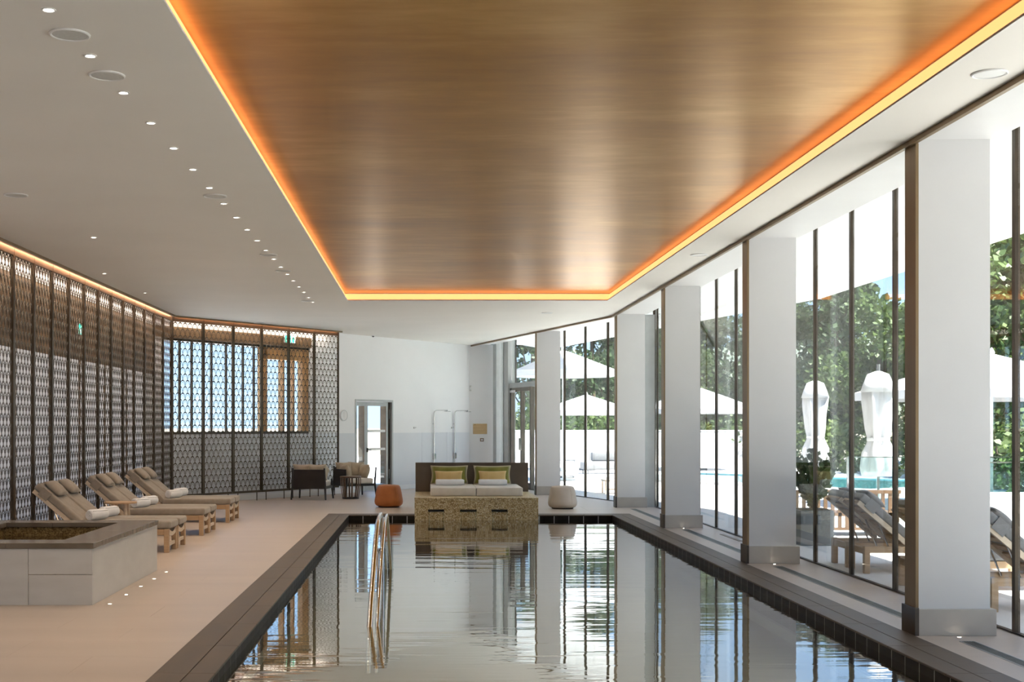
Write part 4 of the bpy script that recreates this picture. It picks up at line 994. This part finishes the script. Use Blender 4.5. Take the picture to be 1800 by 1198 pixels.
# parapets and glass balustrades
def parapet(x0, x1, y0, y1, z1, label):
    t = thing('parapet', label, 'wall', ((x0+x1)/2, (y0+y1)/2, -.012), 0, 'terrace parapets'); dx, dy = (x1-x0)/2, (y1-y0)/2
    b = BM(); box(b, -dx, dx, -dy, dy, 0, z1-.04); obj('body', b, 'wall_paint', t)
    b = BM(); box(b, -dx-.02, dx+.02, -dy-.02, dy+.02, z1-.04, z1); obj('cap', b, 'wall_paint', t, bevel=.006, seg=1)
parapet(1.5, 14, 48.9, 49.2, 1.4, 'tall white garden wall far behind the terrace')
parapet(6.4, 13.0, 15.6, 15.85, .74, 'low white parapet under the glass balustrade beside the lounger')
def balustrade(x0, x1, y, z0, z1, label, n):
    t = thing('glass_balustrade', label, 'balustrade', ((x0+x1)/2, y, z0), 0, 'glass balustrades'); w = (x1-x0)/n
    for k in range(n):
        a = -(x1-x0)/2+k*w; b = BM(); box(b, a+.01, a+w-.01, -.006, .006, .01, z1-z0); obj('pane', b, 'pale_glass', t)
        b = BM(); box(b, a-.012, a+.012, -.02, .02, 0, z1-z0); obj('post', b, 'chrome', t)
    b = BM(); bar(b, (-(x1-x0)/2, 0, z1-z0), ((x1-x0)/2, 0, z1-z0), .02, .015); obj('top_rail', b, 'chrome', t)
balustrade(6.45, 12.9, 15.72, .728, 1.10, 'clear glass balustrade on the low parapet at right edge', 5)
balustrade(6.35, 9.4, 19.2, -.012, 1.08, 'clear glass balustrade behind the folded parasol', 3)

# open and folded parasols
def parasol(loc, R_, ze, zp, label, rot=0.0, sq=True):
    t = thing('open_parasol', label, 'parasol', loc, rot, 'white terrace parasols'); nseg = 8
    b = BM(); tube(b, [(0, 0, 0), (0, 0, zp-.05)], .03, 10); obj('pole', b, 'white_plastic', t)
    b = BM(); lathe(b, [(.35, 0), (.35, .05), (.06, .08)], 20); obj('base', b, 'planter_grey', t)
    b = BM(); rows = []
    for f in (0.02, .35, .7, 1.0):
        rows.append([b.verts.new((R_*f*math.cos(2*PI*(k+.5)/nseg)*(1 if k % 1 == 0 else 1), R_*f*math.sin(2*PI*(k+.5)/nseg), zp-(zp-ze)*f**1.05)) for k in range(nseg)])
    rows.append([b.verts.new((v.co.x, v.co.y, v.co.z-.16)) for v in rows[-1]])
    for r0, r1 in zip(rows[:-1], rows[1:]):
        for k in range(nseg): b.faces.new([r0[k], r0[(k+1)%nseg], r1[(k+1)%nseg], r1[k]])
    b.faces.new(rows[0]); c = obj('canopy', b, 'canopy_cloth', t)
    md = c.modifiers.new('thick', 'SOLIDIFY'); md.thickness = .012
    for k in range(nseg):
        a = 2*PI*(k+.5)/nseg; b = BM(); tube(b, [(.02, 0, zp-.08), (R_*.97*math.cos(a), R_*.97*math.sin(a), ze-.03)], .012, 6); obj('rib', b, 'white_plastic', t)
    b = BM(); lathe(b, [(.05, zp-.02), (.06, zp+.02), (.02, zp+.10), (.001, zp+.12)], 12); obj('finial', b, 'white_plastic', t, smooth='auto')
parasol((10.9, 24.6, -.012), 2.5, 2.22, 2.95, 'large open white parasol at right edge beyond the nearest column')
parasol((3.95, 36.4, -.012), 1.55, 3.12, 3.72, 'high open white parasol seen past the farthest column')
parasol((5.75, 45.5, -.012), 1.75, 2.10, 2.68, 'low open white parasol far away before the garden wall')
parasol((9.7, 45.5, -.012), 2.15, 2.15, 2.95, 'open white parasol seen between second and third column')
def folded(loc, z0, z1, label):
    t = thing('folded_parasol', label, 'parasol', loc, 0, 'folded white parasols')
    b = BM(); tube(b, [(0, 0, 0), (0, 0, z1+.12)], .025, 10); obj('pole', b, 'chrome', t)
    b = BM(); lathe(b, [(.3, 0), (.3, .05), (.05, .08)], 20); obj('base', b, 'planter_grey', t)
    H = z1-z0; mod = lambda a, h: 1+.16*math.sin(6*a+h*1.5)+.07*math.sin(11*a-h*3)
    b = BM(); lathe(b, [(.24, z0), (.27, z0+.08*H), (.25, z0+.22*H), (.16, z0+.34*H), (.19, z0+.45*H), (.23, z0+.70*H), (.24, z0+.82*H)], 48, (0, 0, 0), 'z', mod); obj('folds', b, 'canopy_cloth', t, smooth=True)
    b = BM(); lathe(b, [(.31, z0+.80*H), (.26, z0+.88*H), (.19, z0+.97*H), (.05, z1)], 24, (0, 0, 0), 'z', lambda a, h: 1+.12*math.sin(4*a)); obj('top_cap', b, 'canopy_cloth', t, smooth=True)
    b = BM(); lathe(b, [(.185, z0+.335*H), (.19, z0+.34*H), (.185, z0+.365*H)], 24, loop=True); obj('tie', b, 'white_plastic', t)
folded((7.80, 22.0, -.012), .70, 2.50, 'folded white parasol beyond the glass, right of two')
folded((8.55, 28.0, -.012), .65, 2.55, 'folded white parasol beyond the glass, left of two')

# terrace loungers
lgB = 'terrace loungers'
L1 = make_lounger('grey cushioned teak lounger at right edge outside the glass', 'grey_fabric', 'teak', 'pale_teak', lgB); L1.location = (6.35, 10.72, -.012)
for y, lb in ((12.05, 'grey cushioned teak lounger outside, mostly hidden behind the nearest column'), (13.52, 'grey cushioned teak lounger outside, near one left of the nearest column'), (14.10, 'grey cushioned teak lounger outside, far one left of the nearest column')):
    dup(L1, (6.25, y, -.012), 0, lb, lgB)

# dark planter with a shrub, slatted bench
def leaves(b, n, fn, sz, rnd):
    for _ in range(n):
        c, d = fn(); s = sz*rnd.uniform(.6, 1.3)
        a = Vector((rnd.gauss(0, 1), rnd.gauss(0, 1), rnd.gauss(0, .6))); a = (a.normalized()*.6 + d*.6); a.normalize()
        v = a.cross(Vector((rnd.gauss(0, 1), rnd.gauss(0, 1), rnd.gauss(0, 1)))); 
        if v.length < 1e-3: continue
        v.normalize(); a = a*s; v = v*s*.42
        q = [b.verts.new(c-a*.1), b.verts.new(c+a*.45+v), b.verts.new(c+a), b.verts.new(c+a*.45-v)]; b.faces.new(q)
t = thing('planter', 'dark grey square planter outside the glass past the second column', 'planter', (5.12, 16.9, -.012))
b = BM(); box(b, -.22, .22, -.22, .22, 0, .46); obj('tub', b, 'planter_grey', t, bevel=.012, seg=2)
b = BM(); box(b, -.19, .19, -.19, .19, .455, .47); obj('soil', b, 'bark', t)
t = thing('planter_shrub', 'loose leafy shrub growing in the dark grey planter', 'shrub', (5.12, 16.9, .45))
rnd = random.Random(4); b = BM(); stems = []
for k in range(14):
    a = rnd.uniform(0, 6.28); l_ = rnd.uniform(.35, .75); e = Vector((math.cos(a)*l_*.45, math.sin(a)*l_*.45, l_)); stems.append(e); tube(b, [(0, 0, 0), e*.5+Vector((0, 0, .05)), e], .006, 5, taper=[1.4, 1, .5])
obj('stems', b, 'bark', t)
def fs():
    e = rnd.choice(stems); f = rnd.uniform(.25, 1.05); return e*f+Vector((rnd.gauss(0, .03), rnd.gauss(0, .03), rnd.gauss(0, .03))), (e.normalized()+Vector((0, 0, .2)))
b = BM(); leaves(b, 900, fs, .085, rnd); obj('foliage', b, 'leaf_dark', t, kind='stuff')
t = thing('slatted_bench', 'low dark slatted bench outside behind the planter', 'bench', (6.0, 18.2, -.012))
b = BM(); box(b, -.75, .75, -.04, .56, .28, .33); obj('seat', b, 'walnut', t)
for k in range(15):
    b = BM(); box(b, -.74+k*.102, -.69+k*.102, -.04, -.015, .10, .62); obj('slat', b, 'walnut', t)
b = BM(); box(b, -.76, .76, -.05, 0, .60, .65); box(b, -.76, .76, -.05, 0, .08, .12); obj('rail', b, 'walnut', t)
for x in (-.72, .68):
    for y in (-.04, .5): b = BM(); box(b, x, x+.05, y, y+.05, 0, .3); obj('leg', b, 'walnut', t)
# far lounge furniture
t = thing('outdoor_sofa', 'pale grey outdoor sofa far across the terrace', 'sofa', (5.75, 41.8, -.012), .1)
b = BM(); box(b, -.6, .9, -.4, .4, .14, .40); obj('seat_cushion', b, 'grey_fabric', t, bevel=.05, seg=3, smooth=True)
b = BM(); box(b, -.25, .85, .15, .38, .40, .72); obj('back_cushion', b, 'grey_fabric', t, bevel=.06, seg=3, smooth=True)
for k in range(9): b = BM(); box(b, -.62+k*.045, -.605+k*.045, .36, .40, .14, .74); obj('slat', b, 'planter_grey', t)
for x, y in ((-.5, -.35), (.8, -.35), (-.5, .35), (.8, .35)): b = BM(); tube(b, [(x, y, 0), (x, y, .16)], .02, 8); obj('leg', b, 'planter_grey', t)
def low_table(loc, w, d, h, mat, label):
    t = thing('low_table', label, 'table', loc, 0)
    b = BM(); box(b, -w/2, w/2, -d/2, d/2, h-.035, h); obj('table_top', b, mat, t, bevel=.004, seg=1)
    for x in (-w/2+.02, w/2-.05):
        for y in (-d/2+.02, d/2-.05): b = BM(); box(b, x, x+.03, y, y+.03, 0, h-.035); obj('leg', b, mat, t)
    b = BM(); box(b, -w/2+.05, w/2-.05, -.015, .015, .08, .11); obj('stretcher', b, mat, t)
low_table((4.83, 42.2, -.012), .28, .4, .50, 'grey_metal', 'small square grey table left of the outdoor sofa')
low_table((4.42, 29.6, -.012), .60, .6, .32, 'pale_teak', 'low wooden table just outside the glass by the fourth column')
t = thing('wicker_chair', 'low grey rod chair left of the distant outdoor sofa', 'chair', (4.15, 38.4, -.012), .2)
b = BM(); box(b, -.4, .4, -.35, .35, .20, .32); obj('seat_cushion', b, 'canopy_cloth', t, bevel=.04, seg=3, smooth=True)
b = BM(); tube(b, [(.42*math.cos(a), .40*math.sin(a)+.02, .52) for a in [PI*k/12 for k in range(13)]], .014, 6); obj('back_rail', b, 'planter_grey', t)
for k in range(13):
    a = PI*k/12; b = BM(); tube(b, [(.38*math.cos(a), .36*math.sin(a)+.02, .05), (.42*math.cos(a), .40*math.sin(a)+.02, .52)], .008, 5); obj('rod', b, 'planter_grey', t)
b = BM(); lathe(b, [(.34, 0), (.36, .03), (.34, .06)], 20); obj('base', b, 'planter_grey', t)

# trees and shrubs
def make_tree(name, label, h, r, mat, seed, group, nl=7500, sz=.21, z0=.25):
    rnd = random.Random(seed); t = thing(name, label, 'tree', (0, 0, 0), 0, group)
    b = BM(); tube(b, [(0, 0, -.4), (.05, .02, h*.25), (-.05, .05, h*.55), (.02, 0, h*.85)], .02*h, 8, taper=[1.3, 1, .7, .2])
    blobs = []
    for k in range(26):
        a = rnd.uniform(0, 6.28); zz = rnd.uniform(z0, 1.0); rr = r*math.sin(min(1, (1.06-zz)/(1.06-z0)*1.15)*PI*.62)*rnd.uniform(.35, 1.0)
        c = Vector((rr*math.cos(a), rr*math.sin(a), zz*h)); blobs.append((c, r*rnd.uniform(.28, .45)))
        if k % 2 == 0: tube(b, [(0, 0, h*(z0*.5+zz*.3)), c*.6+Vector((0, 0, zz*h*.25)), c], .008*h, 5, taper=[1, .6, .2])
    obj('trunk', b, 'bark', t)
    def fn():
        c, br = rnd.choice(blobs); d = Vector((rnd.gauss(0, 1), rnd.gauss(0, 1), rnd.gauss(0, .8))).normalized(); return c+d*br*rnd.uniform(.6, 1.05), d
    b = BM(); leaves(b, nl, fn, sz, rnd); obj('foliage', b, mat, t, kind='stuff')
    return t
tgp = 'trees behind the terrace'
lab = ['leafy mid green tree in the wood behind the terrace', 'light green leafy tree in the wood behind the terrace', 'dark green leafy tree in the wood behind the terrace']
P3 = [make_tree('broadleaf_tree', lab[0], 7.0, 2.6, 'leaf_mid', 1, tgp), make_tree('broadleaf_tree', lab[1], 6.4, 2.5, 'leaf_light', 2, tgp), make_tree('broadleaf_tree', lab[2], 7.4, 2.4, 'leaf_dark', 3, tgp)]
spots = []
line = [(18.0, -8.0), (17.5, 4.0), (17.0, 17.0), (17.5, 26.0), (18.5, 34.0), (19.0, 42.0), (17.0, 51.0), (12.0, 55.0), (7.5, 58.0), (2.2, 60.0)]  # nearest stretches, out of view, added to block sky light on the columns
rnd = random.Random(9)
for (xa, ya), (xb, yb) in zip(line[:-1], line[1:]):
    ln = math.hypot(xb-xa, yb-ya); k = int(ln/4.3)+1
    for i in range(k):
        f = i/k; spots.append((xa+(xb-xa)*f+rnd.uniform(-.6, .6), ya+(yb-ya)*f+rnd.uniform(-.6, .6)))
        spots.append((xa+(xb-xa)*(f+.5/k)+rnd.uniform(4.4, 5.2), ya+(yb-ya)*(f+.5/k)+rnd.uniform(1.5, 2.5)))
cnt = [0, 0, 0]
for i, (x, y) in enumerate(spots):
    k = rnd.choice((0, 0, 1, 2)); s = rnd.uniform(.85, 1.25)
    if y > 44: s *= .82
    if cnt[k] == 0: P3[k].location = (x, y, -.4); P3[k].rotation_euler = (0, 0, rnd.uniform(0, 6)); P3[k].scale = (s, s, s)
    else: dup(P3[k], (x, y, -.4), rnd.uniform(0, 6.28), lab[k], tgp, (s, s, s))
    cnt[k] += 1
sg = 'shrubs before the trees'
B3 = [make_tree('garden_shrub', 'rounded light green shrub at the foot of the trees', 1.6, 1.0, 'leaf_light', 21, sg, 1500, .14, .1), make_tree('garden_shrub', 'rounded mid green shrub at the foot of the trees', 2.2, 1.1, 'leaf_mid', 22, sg, 1700, .15, .1)]
for q in B3: q['category'] = 'shrub'
cnt = [0, 0]
for i in range(26):
    f = i/26*(len(line)-1); j = int(f); f -= j; (xa, ya), (xb, yb) = line[j], line[j+1]
    x, y = xa+(xb-xa)*f-rnd.uniform(3.2, 4.0), ya+(yb-ya)*f-rnd.uniform(1.5, 2.5); k = rnd.choice((0, 1)); s = rnd.uniform(.8, 1.3)
    if cnt[k] == 0: B3[k].location = (x, y, -.3); B3[k].scale = (s, s, s)
    else: dup(B3[k], (x, y, -.3), rnd.uniform(0, 6.28), B3[k]['label'], sg, (s, s, s))
    cnt[k] += 1
